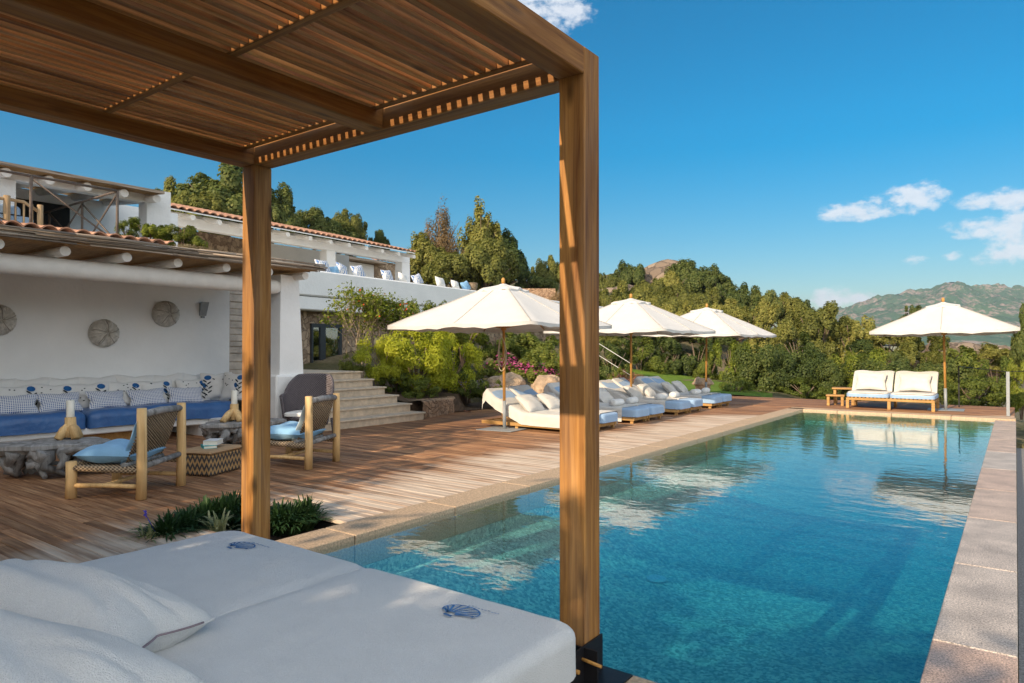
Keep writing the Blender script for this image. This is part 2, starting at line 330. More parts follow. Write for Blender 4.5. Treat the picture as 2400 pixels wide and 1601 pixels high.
# reed thatch
m, nt = newmat('reed_thatch'); v = coords(nt, (46, 1.2, 46)); g = nd(nt, 'ShaderNodeNewGeometry').outputs['Random Per Island']
n1 = nd(nt, 'ShaderNodeTexNoise', {'Vector': v, 'Scale': 1.0, 'Detail': 5.0, 'Roughness': 0.7}).outputs[0]
c = ramp(nt, n1, [(0.3, (0.09, 0.068, 0.055, 1)), (0.5, (0.36, 0.28, 0.21, 1)), (0.7, (0.62, 0.50, 0.39, 1))])
k = mth(nt, 'MULTIPLY_ADD', g, 1.2, 0.35)
out(nt, pbr(nt, mixin(nt, 1.0, c, nd(nt, 'ShaderNodeCombineColor', {0: k, 1: k, 2: k}).outputs[0], 'MULTIPLY'), 0.85, n1, 0.9, 0.02)); M['reed'] = m
m, nt = newmat('reed_ceiling'); v = coords(nt, (2, 70, 70))
n1 = nd(nt, 'ShaderNodeTexNoise', {'Vector': v, 'Scale': 1.0, 'Detail': 4.0, 'Roughness': 0.7}).outputs[0]
out(nt, pbr(nt, ramp(nt, n1, [(0.3, (0.24, 0.12, 0.045, 1)), (0.7, (0.62, 0.38, 0.16, 1))]), 0.8, n1, 0.9, 0.02)); M['reedceil'] = m
# rubble masonry
def masonry(name, c1, c2, mortar, s=3.4):
    m, nt = newmat(name); v = coords(nt); nv = nd(nt, 'ShaderNodeTexNoise', {'Vector': v, 'Scale': 3.0, 'Detail': 3.0}).outputs[1]
    vv = nd(nt, 'ShaderNodeVectorMath', {0: v, 1: nd(nt, 'ShaderNodeVectorMath', {0: nv, 'Scale': 0.5}, operation='SCALE').outputs[0]}, operation='ADD').outputs[0]
    e = nd(nt, 'ShaderNodeTexVoronoi', {'Vector': vv, 'Scale': s}, feature='DISTANCE_TO_EDGE').outputs[0]
    cellc = nd(nt, 'ShaderNodeTexVoronoi', {'Vector': vv, 'Scale': s}).outputs['Color']
    cr = nd(nt, 'ShaderNodeSeparateColor', {0: cellc}).outputs[0]
    c = ramp(nt, mth(nt, 'ADD', mth(nt, 'MULTIPLY', cr, 0.6), mth(nt, 'MULTIPLY', noise(nt, v, 14, 5), 0.45)), [(0.25, col4(c1)), (0.8, col4(c2))])
    f = nd(nt, 'ShaderNodeMapRange', {'Value': e, 'From Min': 0.015, 'From Max': 0.06}).outputs[0]
    h = mth(nt, 'ADD', f, mth(nt, 'MULTIPLY', noise(nt, v, 30, 4), 0.35))
    out(nt, pbr(nt, mixin(nt, f, col4(mortar), c), 0.92, h, 0.9, 0.05)); return m
M['rubble'] = masonry('rubble_stone', (0.26, 0.18, 0.12), (0.52, 0.39, 0.27), (0.24, 0.17, 0.12), 4.6)
M['rubble2'] = masonry('planter_stone', (0.28, 0.17, 0.10), (0.50, 0.33, 0.21), (0.24, 0.155, 0.10), 7.5)
# granite slabs under a film of water
m, nt = newmat('granite_slab'); v = coords(nt); g = nd(nt, 'ShaderNodeNewGeometry').outputs['Random Per Island']
tint = ramp(nt, g, [(0.0, (0.56, 0.48, 0.41, 1)), (0.5, (0.60, 0.45, 0.35, 1)), (1.0, (0.58, 0.37, 0.27, 1))])
spk = nd(nt, 'ShaderNodeMapRange', {'Value': noise(nt, v, 110, 3, 0.7), 'From Min': 0.36, 'From Max': 0.62, 'To Min': 0.35, 'To Max': 1.25}).outputs[0]
spk = mth(nt, 'MULTIPLY', spk, nd(nt, 'ShaderNodeMapRange', {'Value': noise(nt, v, 4, 4), 'From Min': 0.3, 'From Max': 0.7, 'To Min': 0.75, 'To Max': 1.2}).outputs[0])
c = mixin(nt, 1.0, tint, nd(nt, 'ShaderNodeCombineColor', {0: spk, 1: spk, 2: spk}).outputs[0], 'MULTIPLY')
out(nt, pbr(nt, c, 0.45, spec=0.35)); M['granite'] = m
# pool floor: stone mosaic
m, nt = newmat('pool_mosaic'); v = coords(nt)
n1 = noise(nt, v, 30, 4, 0.7); n0 = noise(nt, v, 1.6, 4)
cau = nd(nt, 'ShaderNodeTexVoronoi', {'Vector': v, 'Scale': 42.0}).outputs['Color']
cr = nd(nt, 'ShaderNodeSeparateColor', {0: cau}).outputs[0]
c = ramp(nt, mth(nt, 'ADD', mth(nt, 'MULTIPLY', cr, 0.5), mth(nt, 'MULTIPLY', n1, 0.5)), [(0.26, (0.24, 0.33, 0.28, 1)), (0.52, (0.44, 0.55, 0.45, 1)), (0.76, (0.76, 0.82, 0.64, 1))])
out(nt, pbr(nt, c, 0.8)); M['mosaic'] = m
# water
m, nt = newmat('pool_water'); v = coords(nt, (1, 1, 1))
wv = nd(nt, 'ShaderNodeMapping', {'Vector': v, 'Scale': (1.0, 1.5, 1.0), 'Rotation': (0, 0, R(30))}).outputs[0]
h = mth(nt, 'ADD', mth(nt, 'MULTIPLY', noise(nt, wv, 2.2, 3, 0.5), 1.0), mth(nt, 'MULTIPLY', noise(nt, wv, 9.0, 3, 0.5), 0.22))
bmp = nd(nt, 'ShaderNodeBump', {'Height': h, 'Strength': 1.0, 'Distance': 0.0042}).outputs[0]
fc = nd(nt, 'ShaderNodeLayerWeight', {'Blend': 0.5, 'Normal': bmp}).outputs['Facing']
fr = mth(nt, 'MULTIPLY_ADD', mth(nt, 'POWER', fc, 4.2), 0.97, 0.022)
gl = nd(nt, 'ShaderNodeBsdfGlossy', {'Color': (1, 1, 1, 1), 'Roughness': 0.02, 'Normal': bmp}).outputs[0]
tr = nd(nt, 'ShaderNodeBsdfTransparent', {'Color': (0.95, 0.985, 1, 1)}).outputs[0]
ms = nd(nt, 'ShaderNodeMixShader', {0: fr, 1: tr, 2: gl}).outputs[0]
vol = nd(nt, 'ShaderNodeVolumeAbsorption', {'Color': (0.02, 0.665, 0.75, 1), 'Density': 0.80}).outputs[0]
out(nt, ms, vol); M['water'] = m
m, nt = newmat('window_glass')
lw = mth(nt, 'MULTIPLY_ADD', mth(nt, 'POWER', nd(nt, 'ShaderNodeLayerWeight', {'Blend': 0.5}).outputs['Facing'], 5.0), 0.95, 0.04)
out(nt, nd(nt, 'ShaderNodeMixShader', {0: mth(nt, 'ADD', lw, 0.35), 1: nd(nt, 'ShaderNodeBsdfTransparent', {'Color': (0.7, 0.75, 0.78, 1)}).outputs[0], 2: nd(nt, 'ShaderNodeBsdfGlossy', {'Roughness': 0.03}).outputs[0]}).outputs[0]); M['glass'] = m
def leafmat(name, stops, trans=0.42, rough=0.55):
    m, nt = newmat(name); g = nd(nt, 'ShaderNodeNewGeometry').outputs['Random Per Island']
    oi = nd(nt, 'ShaderNodeObjectInfo').outputs['Random']
    f = mth(nt, 'ADD', mth(nt, 'MULTIPLY', g, 0.55), mth(nt, 'MULTIPLY', oi, 0.45))
    c = ramp(nt, f, [(p, col4(q)) for p, q in stops])
    b = pbr(nt, c, rough, spec=0.25)
    t = nd(nt, 'ShaderNodeBsdfTranslucent', {'Color': mixin(nt, 1.0, c, (1.0, 1.0, 0.6, 1), 'MULTIPLY')}).outputs[0]
    out(nt, nd(nt, 'ShaderNodeMixShader', {0: trans, 1: b, 2: t}).outputs[0]); return m
L = {}
L['olive'] = leafmat('leaf_olive', [(0, (0.090, 0.108, 0.024)), (0.5, (0.24, 0.245, 0.056)), (1, (0.46, 0.41, 0.11))])
L['dark'] = leafmat('leaf_dark', [(0, (0.040, 0.064, 0.018)), (0.5, (0.110, 0.148, 0.036)), (1, (0.26, 0.27, 0.075))])
L['mid'] = leafmat('leaf_mid', [(0, (0.062, 0.098, 0.017)), (0.5, (0.165, 0.205, 0.036)), (1, (0.33, 0.335, 0.07))])
L['bright'] = leafmat('leaf_bright', [(0, (0.080, 0.120, 0.016)), (0.5, (0.205, 0.25, 0.03)), (1, (0.38, 0.385, 0.06))])
L['gold'] = leafmat('leaf_gold', [(0, (0.24, 0.28, 0.025)), (0.5, (0.52, 0.54, 0.045)), (1, (0.70, 0.67, 0.10))], 0.5)
L['brown'] = leafmat('leaf_brown', [(0, (0.135, 0.098, 0.045)), (0.5, (0.300, 0.203, 0.098)), (1, (0.450, 0.315, 0.180))])
L['pink'] = leafmat('petal_magenta', [(0, (0.42, 0.05, 0.20)), (1, (0.72, 0.16, 0.38))])
L['violet'] = leafmat('petal_violet', [(0, (0.20, 0.14, 0.36)), (1, (0.34, 0.26, 0.52))])
L['blue'] = leafmat('petal_blue', [(0, (0.06, 0.05, 0.50)), (1, (0.12, 0.10, 0.70))])
L['red'] = leafmat('petal_red', [(0, (0.60, 0.06, 0.02)), (1, (0.75, 0.18, 0.04))])
L['rust'] = leafmat('leaf_rust', [(0, (0.20, 0.08, 0.05)), (1, (0.42, 0.20, 0.14))])
L['grey'] = leafmat('leaf_dry', [(0, (0.20, 0.16, 0.10)), (1, (0.42, 0.34, 0.22))])
L['blade'] = leafmat('blade_green', [(0, (0.014, 0.04, 0.014)), (0.6, (0.045, 0.10, 0.03)), (1, (0.12, 0.17, 0.06))], 0.2)
L['variegated'] = leafmat('blade_variegated', [(0, (0.14, 0.20, 0.08)), (1, (0.45, 0.45, 0.25))], 0.2)
M['bark'] = simple('bark', (0.17, 0.12, 0.085), 0.95, 6, 0.3, 30, 0.8, scale=(4, 4, 0.8))
M['palebark'] = simple('pale_bark', (0.40, 0.30, 0.20), 0.95, 6, 0.3, 30, 0.6, scale=(4, 4, 0.8))
M['rock'] = masonry('hill_rock', (0.17, 0.125, 0.09), (0.30, 0.23, 0.17), (0.11, 0.085, 0.065), 0.9)
from mathutils import noise as mnoise
# ------------------------------------------------------------------ the setting: terrain, mountain, pool, deck
UU = [-900, 0, 500, 900, 1200, 1400, 1500, 1600, 1750, 1900, 2100, 2400, 3200]
RINGS = [(15,  [-.3, -.3, -.3, -.1, -.05, -.05, -.05, -.05, -.1, -.2, -.4, -.8, -2]),
         (21,  [1.0, 1.0, 1.0, .9, .1, -.02, -.02, -.02, -.1, -.2, -.5, -1.2, -3]),
         (26,  [3, 3, 3, 2.0, .9, .05, .05, .05, -.1, -.3, -.9, -1.6, -4]),
         (34,  [5, 5, 4.6, 3.2, 2.4, 1.2, .8, .3, 0, -.5, -1.5, -2.6, -6]),
         (46,  [7, 7, 6.6, 5.6, 5.2, 3.6, 3.0, 2.2, .8, 0, -2, -4, -9]),
         (70,  [9, 9, 8.6, 8.0, 8.4, 8.6, 8.6, 7.0, 3.4, .8, -3, -6, -14]),
         (100, [8, 8, 8, 8, 10, 12, 13.5, 11.5, 6, 2, -4, -9, -20]),
         (170, [-4, -4, -4, -4, -4, -4, -4, -4, -6, -9, -14, -20, -28]),
         (420, [-30] * 13), (9000, [-34] * 13)]
def ringz(d, u):
    if d <= RINGS[0][0]: k, t = 0, 0.0
    else:
        k = 0
        while k < len(RINGS) - 2 and d > RINGS[k + 1][0]: k += 1
        t = min(1, (d - RINGS[k][0]) / (RINGS[k + 1][0] - RINGS[k][0]))
    return float(np.interp(u, UU, RINGS[k][1]) * (1 - t) + np.interp(u, UU, RINGS[min(k + 1, len(RINGS) - 1)][1]) * t)
def ground(x, y):
    d = x * FW[0] + y * FW[1]; l = x * RT[0] + y * RT[1]
    if d < 4: return -1.7 if x > -12.5 else -.3
    z = ringz(d, 1200 + FPX * l / d)
    if -11.2 < x < 1.5 and y < 20.2 and not (x < -8.0 and y > 17): z = -1.7
    elif -12.9 < x < -11 and y < 10: z = min(z, -1.2)
    elif x >= 1.5 and y < 24: z = min(z, -1.5)
    return z
xs = sorted(set([round(q, 2) for q in list(np.arange(-40, 14, 0.7)) + list(np.arange(-160, -40, 5)) + list(np.arange(14, 160, 5)) + [-1400, -900, -400, -250, 250, 500, 1200, 2400]]))
ys = sorted(set([round(q, 2) for q in list(np.arange(-6, 40, 0.7)) + list(np.arange(40, 130, 3)) + list(np.arange(-60, -6, 6)) + list(np.arange(130, 260, 12)) + [-290, -140, 400, 900, 1800, 2850]]))
mb = MB(); rg = rnd(5)
mb.add([(x, y, ground(x, y) + (rg.uniform(-.12, .12) if y > 24 and abs(x) < 300 else 0)) for y in ys for x in xs],
       [(j * len(xs) + i, j * len(xs) + i + 1, (j + 1) * len(xs) + i + 1, (j + 1) * len(xs) + i) for j in range(len(ys) - 1) for i in range(len(xs) - 1)], True)
m, nt = newmat('hillside_soil'); v = coords(nt)
n1 = noise(nt, v, 0.6, 6)
out(nt, pbr(nt, ramp(nt, n1, [(0.35, (0.06, 0.065, 0.025, 1)), (0.5, (0.13, 0.11, 0.05, 1)), (0.68, (0.30, 0.22, 0.14, 1))]), 0.95, noise(nt, v, 5, 6), 0.9, 0.2)); M['hillsoil'] = m
struct(mb.build('ground', M['hillsoil']))
# lawn strip behind the loungers
m, nt = newmat('lawn_grass'); v = coords(nt)
out(nt, pbr(nt, ramp(nt, noise(nt, v, 3, 6), [(0.3, (0.08, 0.15, 0.012, 1)), (0.7, (0.19, 0.28, 0.025, 1))]), 0.9, noise(nt, v, 60, 4), 1.0, 0.03)); M['lawn'] = m
mb = MB(); vs = []; fs = []
for j in range(41):
    for i in range(61):
        d = 17 + 13 * j / 40; u = 1250 + 560 * i / 60; l = (u - 1200) / FPX * d
        x, y = FW[0] * d + RT[0] * l, FW[1] * d + RT[1] * l; vs.append((x, y, ringz(d, u) + .07 + .012 * mnoise.noise(Vector((x, y, 0)))))
for j in range(40):
    for i in range(60):
        q = (j * 61 + i, j * 61 + i + 1, (j + 1) * 61 + i + 1, (j + 1) * 61 + i)
        if all(not (vs[k][0] > -8.75 and vs[k][1] < 21) and not (vs[k][0] > -11.7 and vs[k][1] < 17.4) for k in q): fs.append(q)
mb.add(vs, fs, True)
struct(mb.build('lawn', M['lawn']))
# mountain ridge across the bay
prof = [(1780, 800), (1850, 775), (1920, 748), (1985, 722), (2015, 711), (2064, 697), (2131, 684), (2185, 679), (2216, 662), (2243, 659), (2270, 670), (2310, 680), (2341, 678), (2400, 688), (2480, 676), (2600, 700), (2800, 720), (3100, 790)]
pu = [p[0] for p in prof]; pv = [p[1] for p in prof]
def mtn(i, j):
    u = 1780 + i * (3100 - 1780)
    top = np.interp(u, pu, pv); d = 600 + 900 * j
    vtop = 812 + (top - 812) * (j ** 0.75)
    p = onD(u, vtop, d)
    n = mnoise.fractal(Vector((p.x * .011, p.y * .011, 3.1)), 0.9, 2.1, 7) + 0.5 * abs(mnoise.noise(Vector((p.x * .03, p.y * .03, 1))))
    p.z += n * (3 + 13 * min(j, .55 + .45 * (1 - j))) * 1.5 + 5 * mnoise.fractal(Vector((p.x * .045, p.y * .045, 7)), .8, 2.1, 4) * j
    return p
mb = MB(); mb.grid(300, 90, mtn)
mb.grid(60, 2, lambda i, j: onD(1780 + i * 1320, 812 + (np.interp(1780 + i * 1320, pu, pv) - 812) * (1 - j) - 0 * j, 1500 + 300 * j))
m, nt = newmat('mountain_scrub'); v = coords(nt)
n1 = noise(nt, v, 0.022, 8, 0.7); n2 = noise(nt, v, 0.085, 6, 0.75)
f = mth(nt, 'ADD', mth(nt, 'MULTIPLY', n1, 0.6), mth(nt, 'MULTIPLY', n2, 0.4))
c = ramp(nt, f, [(0.36, (0.06, 0.125, 0.085, 1)), (0.515, (0.10, 0.17, 0.11, 1)), (0.55, (0.30, 0.25, 0.215, 1)), (0.68, (0.50, 0.41, 0.36, 1))])
out(nt, pbr(nt, c, 0.95, n2, 1.0, 6.0)); M['mountain'] = m
struct(mb.build('mountain', M['mountain']))

# pool: floor and walls, water, coping, overflow edge
WZ = -0.035
def floorz(x, y):
    a = np.interp(x, [-4.0, -3.85, -3.0, -2.4, 0], [-.37, -.37, -.72, -.86, -.86])
    b = np.interp(y, [2.6, 14.0, 16.2, 17], [-.9, -.9, -.42, -.34])
    return max(a, b)
mb = MB()
mb.grid(24, 60, lambda i, j: (-4.02 + 3.70 * i, 2.66 + 14.24 * j, floorz(-4.02 + 3.70 * i, 2.66 + 14.24 * j)))
mb.box(-4.2, -4.012, 2.5, 17.0, -1.25, -.2)
mb.box(-4.011, -.30, 2.5, 2.668, -1.25, -.2); mb.box(-4.011, -.30, 16.892, 17.0, -1.25, -.2)
struct(mb.build('pool_basin', M['mosaic']))
mb = MB(); mb.box(-4.06, -0.012, 2.62, 16.94, -1.3, WZ)
struct(mb.build('pool_water', M['water']))
for (u, v) in [(1538, 1378), (2130, 1099), (2104, 1134)]:
    p = onZ(u, v, -.85); p.z = floorz(p.x, p.y) + 0.012
    mb = MB(); mb.lathe([(0.095, 0), (0.095, .012), (.08, .018), (.03, .02)], p, 18)
    tag(mb.build('pool_light', simple('white_lens', (.55, .68, .68), .3)),
        {1538: 'round white pool light under the water near the pergola post', 2130: 'round pool light under the water mid pool, the farther one', 2104: 'round pool light under the water mid pool, the nearer of two'}[u], 'pool light', 'pool lights on the floor')
def stones(mb, x0, x1, ylist, z0, z1, alongx=False, gap=.004, b=.006):
    for a, c in zip(ylist[:-1], ylist[1:]):
        if alongx: mb.bbox(a + gap, c - gap, x0, x1, z0, z1, b)
        else: mb.bbox(x0, x1, a + gap, c - gap, z0, z1, b)
mb = MB()
stones(mb, -4.36, -4.0, [2.3 + i * 1.14 for i in range(14)], -.25, 0.004)
stones(mb, 16.88, 17.30, [-4.36 + i * 1.0905 for i in range(5)], -.25, 0.004, True)
stones(mb, 2.26, 2.68, [-4.0 + i * .8 for i in range(6)], -.25, 0.004, True)
struct(mb.build('pool_coping', M['coping']))
mb = MB(); stones(mb, -.34, 0.0, [2.3, 2.62, 3.95, 5.45, 7.0, 8.5, 10.0, 11.7, 13.3, 15.0, 16.87], -1.5, -.028)
struct(mb.build('overflow_edge', M['granite']))
mb = MB(); mb.box(.005, .9, -3, 17.2, -.75, -.6)
mb.box(.9, 1.1, -3, 17.2, -.9, -.35)
struct(mb.build('overflow_gutter', simple('wet_gravel', (0.25, 0.24, 0.23), .6, 60, .5, 90, .8)))
# timber deck: one board after another, gaps between
mb = MB(); rg = rnd(11); PITCH = 0.098
y = -3.0
while y < 20.4:
    if y < 9.9: spans = [(-12.0, -4.365)]
    elif y < 12.6: spans = [(-10.0 - max(0, y - 11.4) * .9, -4.365)]
    elif y < 17.2: spans = [(-11.5, -4.365)]
    else: spans = [(-8.7, -0.02)]
    if 17.2 <= y < 17.31: y += PITCH; continue
    if 2.80 < y < 3.66: spans = [(-12.0, -5.75)]
    if 2.2 < y <= 2.80: spans = [(-12.0, -4.365)]
    for a, b in spans:
        x = a
        while x < b - .01:
            e = min(b, x + rg.choice([1.6, 2.2, 2.8, 3.4]) + rg.uniform(-.2, .2))
            if b - e < .5: e = b
            dz = rg.uniform(-.0015, .0015)
            x0, x1, y0, y1, z0, z1 = x + .0015, e - .0015, y + .003, y + PITCH - .003, -.03, dz
            mb.add([(x0, y0, z0), (x1, y0, z0), (x1, y1, z0), (x0, y1, z0), (x0, y0, z1 - .003), (x1, y0, z1 - .003), (x1, y1, z1 - .003), (x0, y1, z1 - .003),
                    (x0, y0 + .004, z1), (x1, y0 + .004, z1), (x1, y1 - .004, z1), (x0, y1 - .004, z1)],
                   [(0, 1, 5, 4), (1, 2, 6, 5), (2, 3, 7, 6), (3, 0, 4, 7), (4, 5, 9, 8), (6, 7, 11, 10), (5, 6, 10, 9), (7, 4, 8, 11), (8, 9, 10, 11)])
            x = e
    y += PITCH
struct(mb.build('deck', M['deck']))
mb = MB()
mb.box(-12.6, -4.37, -3, 2.78, -.6, -.05); mb.box(-12.6, -5.77, 2.78, 3.68, -.6, -.05); mb.box(-12.6, -4.37, 3.68, 9.9, -.6, -.05)
mb.box(-11.5, -4.37, 9.9, 17.2, -.6, -.05); mb.box(-8.7, -.02, 17.2, 20.4, -.6, -.05)
struct(mb.build('deck_substructure', M['dark']))
mb = MB(); mb.grid(20, 14, lambda i, j: (-5.77 + 1.41 * i, 2.78 + .9 * j, -.12 + .03 * mnoise.noise(Vector((i * 9, j * 7, 2)))))
struct(mb.build('soil_bed', M['soil']))
mb = MB(); stones(mb, -11.75, -11.5, [12.6 + .75 * i for i in range(7)], -.2, .05)
struct(mb.build('garden_kerb', M['coping']))

# ------------------------------------------------------------------ pergola over the daybed
pg = thing('pergola', 'brown timber pergola with slatted roof on square posts over the white daybed', 'pergola', (-2.7, 2.5, 0))
def wp(name, mb, mat, par):                                # part modelled in place: world coordinates, origin moved under its parent
    o = mb.build(name, mat); o.parent = par
    o.matrix_parent_inverse = Matrix.Translation(par.location).inverted() if par.parent is None else Matrix.Identity(4)
    return o
ZB, ZT = 2.57, 2.685
for x0, x1 in ((-4.0, -3.872), (-1.59, -1.462)):
    for y0 in (2.5, -.5):
        zb = .12 if x0 > -2 and y0 > 0 else 0.005
        mb = MB(); mb.bbox(x0, x1, y0, y0 + .128, zb - .1 if zb > .1 else zb, ZB if x0 < -2 or y0 < 0 else ZT + .001, .004)
        p = wp('post', mb, M['teak_z'], pg)
        if y0 > 0 and x0 > -2:
            mb = MB(); mb.box(x0 - .02, x1 + .075, y0 - .03, y0 - .022, 0.006, .16); mb.box(x1 + .004, x1 + .012, y0 - .12, y0 + .13, .006, .165)
            mb.box(x0 - .08, x1 + .14, y0 - .10, y0 + .16, .005, .013)
            b = wp('base_bracket', mb, M['blackmetal'], pg)
            mb = MB(); mb.tube([(x1 - .02, y0 - .04, .12), (x1 + .105, y0 - .05, .115)], .007, 8)
            mb.tube([(x1 + .0, y0 - .1, .09), (x1 + .03, y0 - .1, .09)], .009, 8)
            wp('bolt', mb, M['pole'], pg)
mb = MB(); mb.bbox(-3.872, -1.592, 2.5, 2.628, ZB, ZT, .004); mb.bbox(-4.0, -3.874, 2.5, 2.628, ZB + .001, ZT, .004); wp('front_beam', mb, M['teak_x'], pg)
mb = MB(); mb.bbox(-3.872, -1.592, -.5, -.372, ZB, ZT, .004); wp('rear_beam', mb, M['teak_x'], pg)
mb = MB(); mb.bbox(-4.0, -3.872, -.370, 2.498, ZB, ZT, .004); wp('side_beam', mb, M['teak_y'], pg)
mb = MB(); mb.bbox(-1.59, -1.462, -.370, 2.498, ZB, ZT, .004); wp('side_beam', mb, M['teak_y'], pg)
mb = MB(); mb.bbox(-2.82, -2.69, -.370, 2.498, ZB - .002, ZT + .012, .004); wp('middle_beam', mb, M['teak_y'], pg)
YB = (-.366, .68, 1.60, 2.405)
for yb in YB:
    for x0, x1 in ((-3.870, -2.822), (-2.688, -1.592)):
        mb = MB(); mb.bbox(x0, x1, yb, yb + .046, ZT - .032, ZT + .016, .003); wp('batten', mb, M['teak_x'], pg)
rg = rnd(3)
for x0, x1 in ((-3.872, -2.82), (-2.69, -1.592)):
    mb = MB(); n = 17; pt = (x1 - x0) / n
    for i in range(n):
        a = x0 + pt * i + (pt - .0325) * (.12 + .76 * i / (n - 1))
        for q in range(3): mb.box(a, a + .0325 + rg.uniform(-.001, .001), YB[q] + .0465, YB[q + 1] - .0005, ZT - .029, ZT + .018 + rg.uniform(-.003, .003))
    wp('slat_panel', mb, M['slat'], pg)

# ------------------------------------------------------------------ daybed with two mattresses, pillows
def pillow_mesh(w, d, h, seed=0, n=26, corner=.06, wr=.012, sag=0, crease=0):
    mb = MB(); rg = rnd(seed); ph = [rg.uniform(0, 6) for _ in range(6)]
    def f(sgn):
        def fn(i, j):
            x, y = 2 * i - 1, 2 * j - 1
            e = max(0, (1 - x * x)) ** .42 * max(0, (1 - y * y)) ** .42
            pin = 1 - corner * (1 - abs(x)) ** 2 * (y * y) * 2
            pin2 = 1 - corner * (1 - abs(y)) ** 2 * (x * x) * 2
            wz = wr * e * (math.sin(5 * x + ph[0] + 3 * y) + math.sin(9 * y + ph[1] + 2 * x)) + wr * .9 * math.sin(ph[2] + 14 * math.atan2(y, x)) * (abs(x) * abs(y)) * e
            if crease:
                for cx_, cy_, an, ln in ((.72, -.55, 2.3, .5), (.80, .35, 3.6, .45), (-.7, .5, 5.4, .5), (.55, -.8, 1.7, .4), (.86, -.1, 3.1, .3)):
                    px, py = (x - cx_) * math.cos(an) + (y - cy_) * math.sin(an), -(x - cx_) * math.sin(an) + (y - cy_) * math.cos(an)
                    wz -= crease * math.exp(-(py / .045) ** 2) * math.exp(-(px / ln) ** 2) * sgn * e ** .5
            return Vector((x * w / 2 * pin2, y * d / 2 * pin, sgn * h / 2 * e + wz - sag * x * x))
        return fn
    mb.grid(n, n, f(1)); mb.grid(n, n, f(-1), flip=True); return mb
def softbox(mb, x0, x1, y0, y1, z0, z1, r, fn=None, n=22):
    # mattress: superellipsoid-edged box as a wrapped grid
    cx, cy, hx, hy = (x0 + x1) / 2, (y0 + y1) / 2, (x1 - x0) / 2, (y1 - y0) / 2
    def ring(ins, z): return ins, z
    prof = [(0, z0), (0, z0 + (z1 - z0) * .5)]
    for k in range(7):
        q = k / 6 * math.pi / 2
        prof.append((r * (1 - math.cos(q)), z1 - r + r * math.sin(q)))
    per = []
    for k in range(n * 4):
        s = k // n; t = (k % n) / n * 2 - 1
        per.append([(t, -1), (1, t), (-t, 1), (-1, -t)][s])
    vs = []; rc = min(.09, hx * .4, hy * .4)
    def pos(tx, ty, ins):
        X, Y = tx * (hx - ins), ty * (hy - ins); rr = rc
        dx, dy = abs(X) - (hx - ins - rr), abs(Y) - (hy - ins - rr)
        if dx > 0 and dy > 0:
            l = math.hypot(dx, dy)
            if l > 1e-6:
                k2 = rr * max(dx, dy) / rr / l
                X = math.copysign(hx - ins - rr + dx * k2, X); Y = math.copysign(hy - ins - rr + dy * k2, Y)
        return cx + X, cy + Y
    for ins, z in prof:
        for tx, ty in per:
            X, Y = pos(tx, ty, ins); vs.append(Vector((X, Y, z)))
    m = len(per)
    fs = [(i * m + k, i * m + (k + 1) % m, (i + 1) * m + (k + 1) % m, (i + 1) * m + k) for i in range(len(prof) - 1) for k in range(m)]
    base = len(vs); ks = 8
    for q in range(1, ks):
        f = 1 - q / ks
        for tx, ty in per:
            X, Y = pos(tx, ty, r); vs.append(Vector((cx + (X - cx) * f, cy + (Y - cy) * f, z1)))
        a = (len(prof) - 1) * m if q == 1 else base + (q - 2) * m
        b = base + (q - 1) * m
        fs += [(a + k, a + (k + 1) % m, b + (k + 1) % m, b + k) for k in range(m)]
    vs.append(Vector((cx, cy, z1))); lst = base + (ks - 2) * m
    fs += [(lst + k, lst + (k + 1) % m, len(vs) - 1) for k in range(m)]
    if fn: vs = [fn(p) for p in vs]
    return mb.add(vs, fs, True)
def wrinkle(amp, s, seed):
    def fn(p):
        k = mnoise.fractal(Vector((p.x * s + seed, p.y * s, p.z * s * .5)), 0.8, 2.0, 4)
        return p + Vector((0, 0, amp * k)) + Vector((amp * .5 * mnoise.noise(Vector((p.y * 5, p.z * 9, seed))), 0, 0))
    return fn
BZ = 0.318
db = thing('daybed', 'wide daybed under the pergola, white towelling cover with a middle seam', 'daybed', (-2.62, 1.1, 0))
mb = MB(); mb.bbox(-3.72, -1.46, -.05, 2.22, .06, .13, .01)
for x in (-3.6, -2.66, -1.58):
    for yy in (.1, 2.1): mb.box(x, x + .08, yy, yy + .08, .004, .062)
wp('frame', mb, M['teak_x'], db)
wr = wrinkle(.005, 2.2, 3)
mb = MB(); softbox(mb, -3.86, -1.385, -.15, 2.36, .12, BZ, .055, lambda p: wr(p) - Vector((0, 0, .010 * math.exp(-((p.x + 2.637) / .035) ** 2) if p.z > BZ - .02 else 0)), 60)
wp('mattress', mb, M['towel'], db)
mb = MB(); mb.tube([wr(Vector((-2.637 + .004 * math.sin(k), -.1 + 2.41 * k / 60, BZ))) - Vector((0, 0, .011)) for k in range(61)], .0045, 5); wp('seam', mb, M['towel'], db)
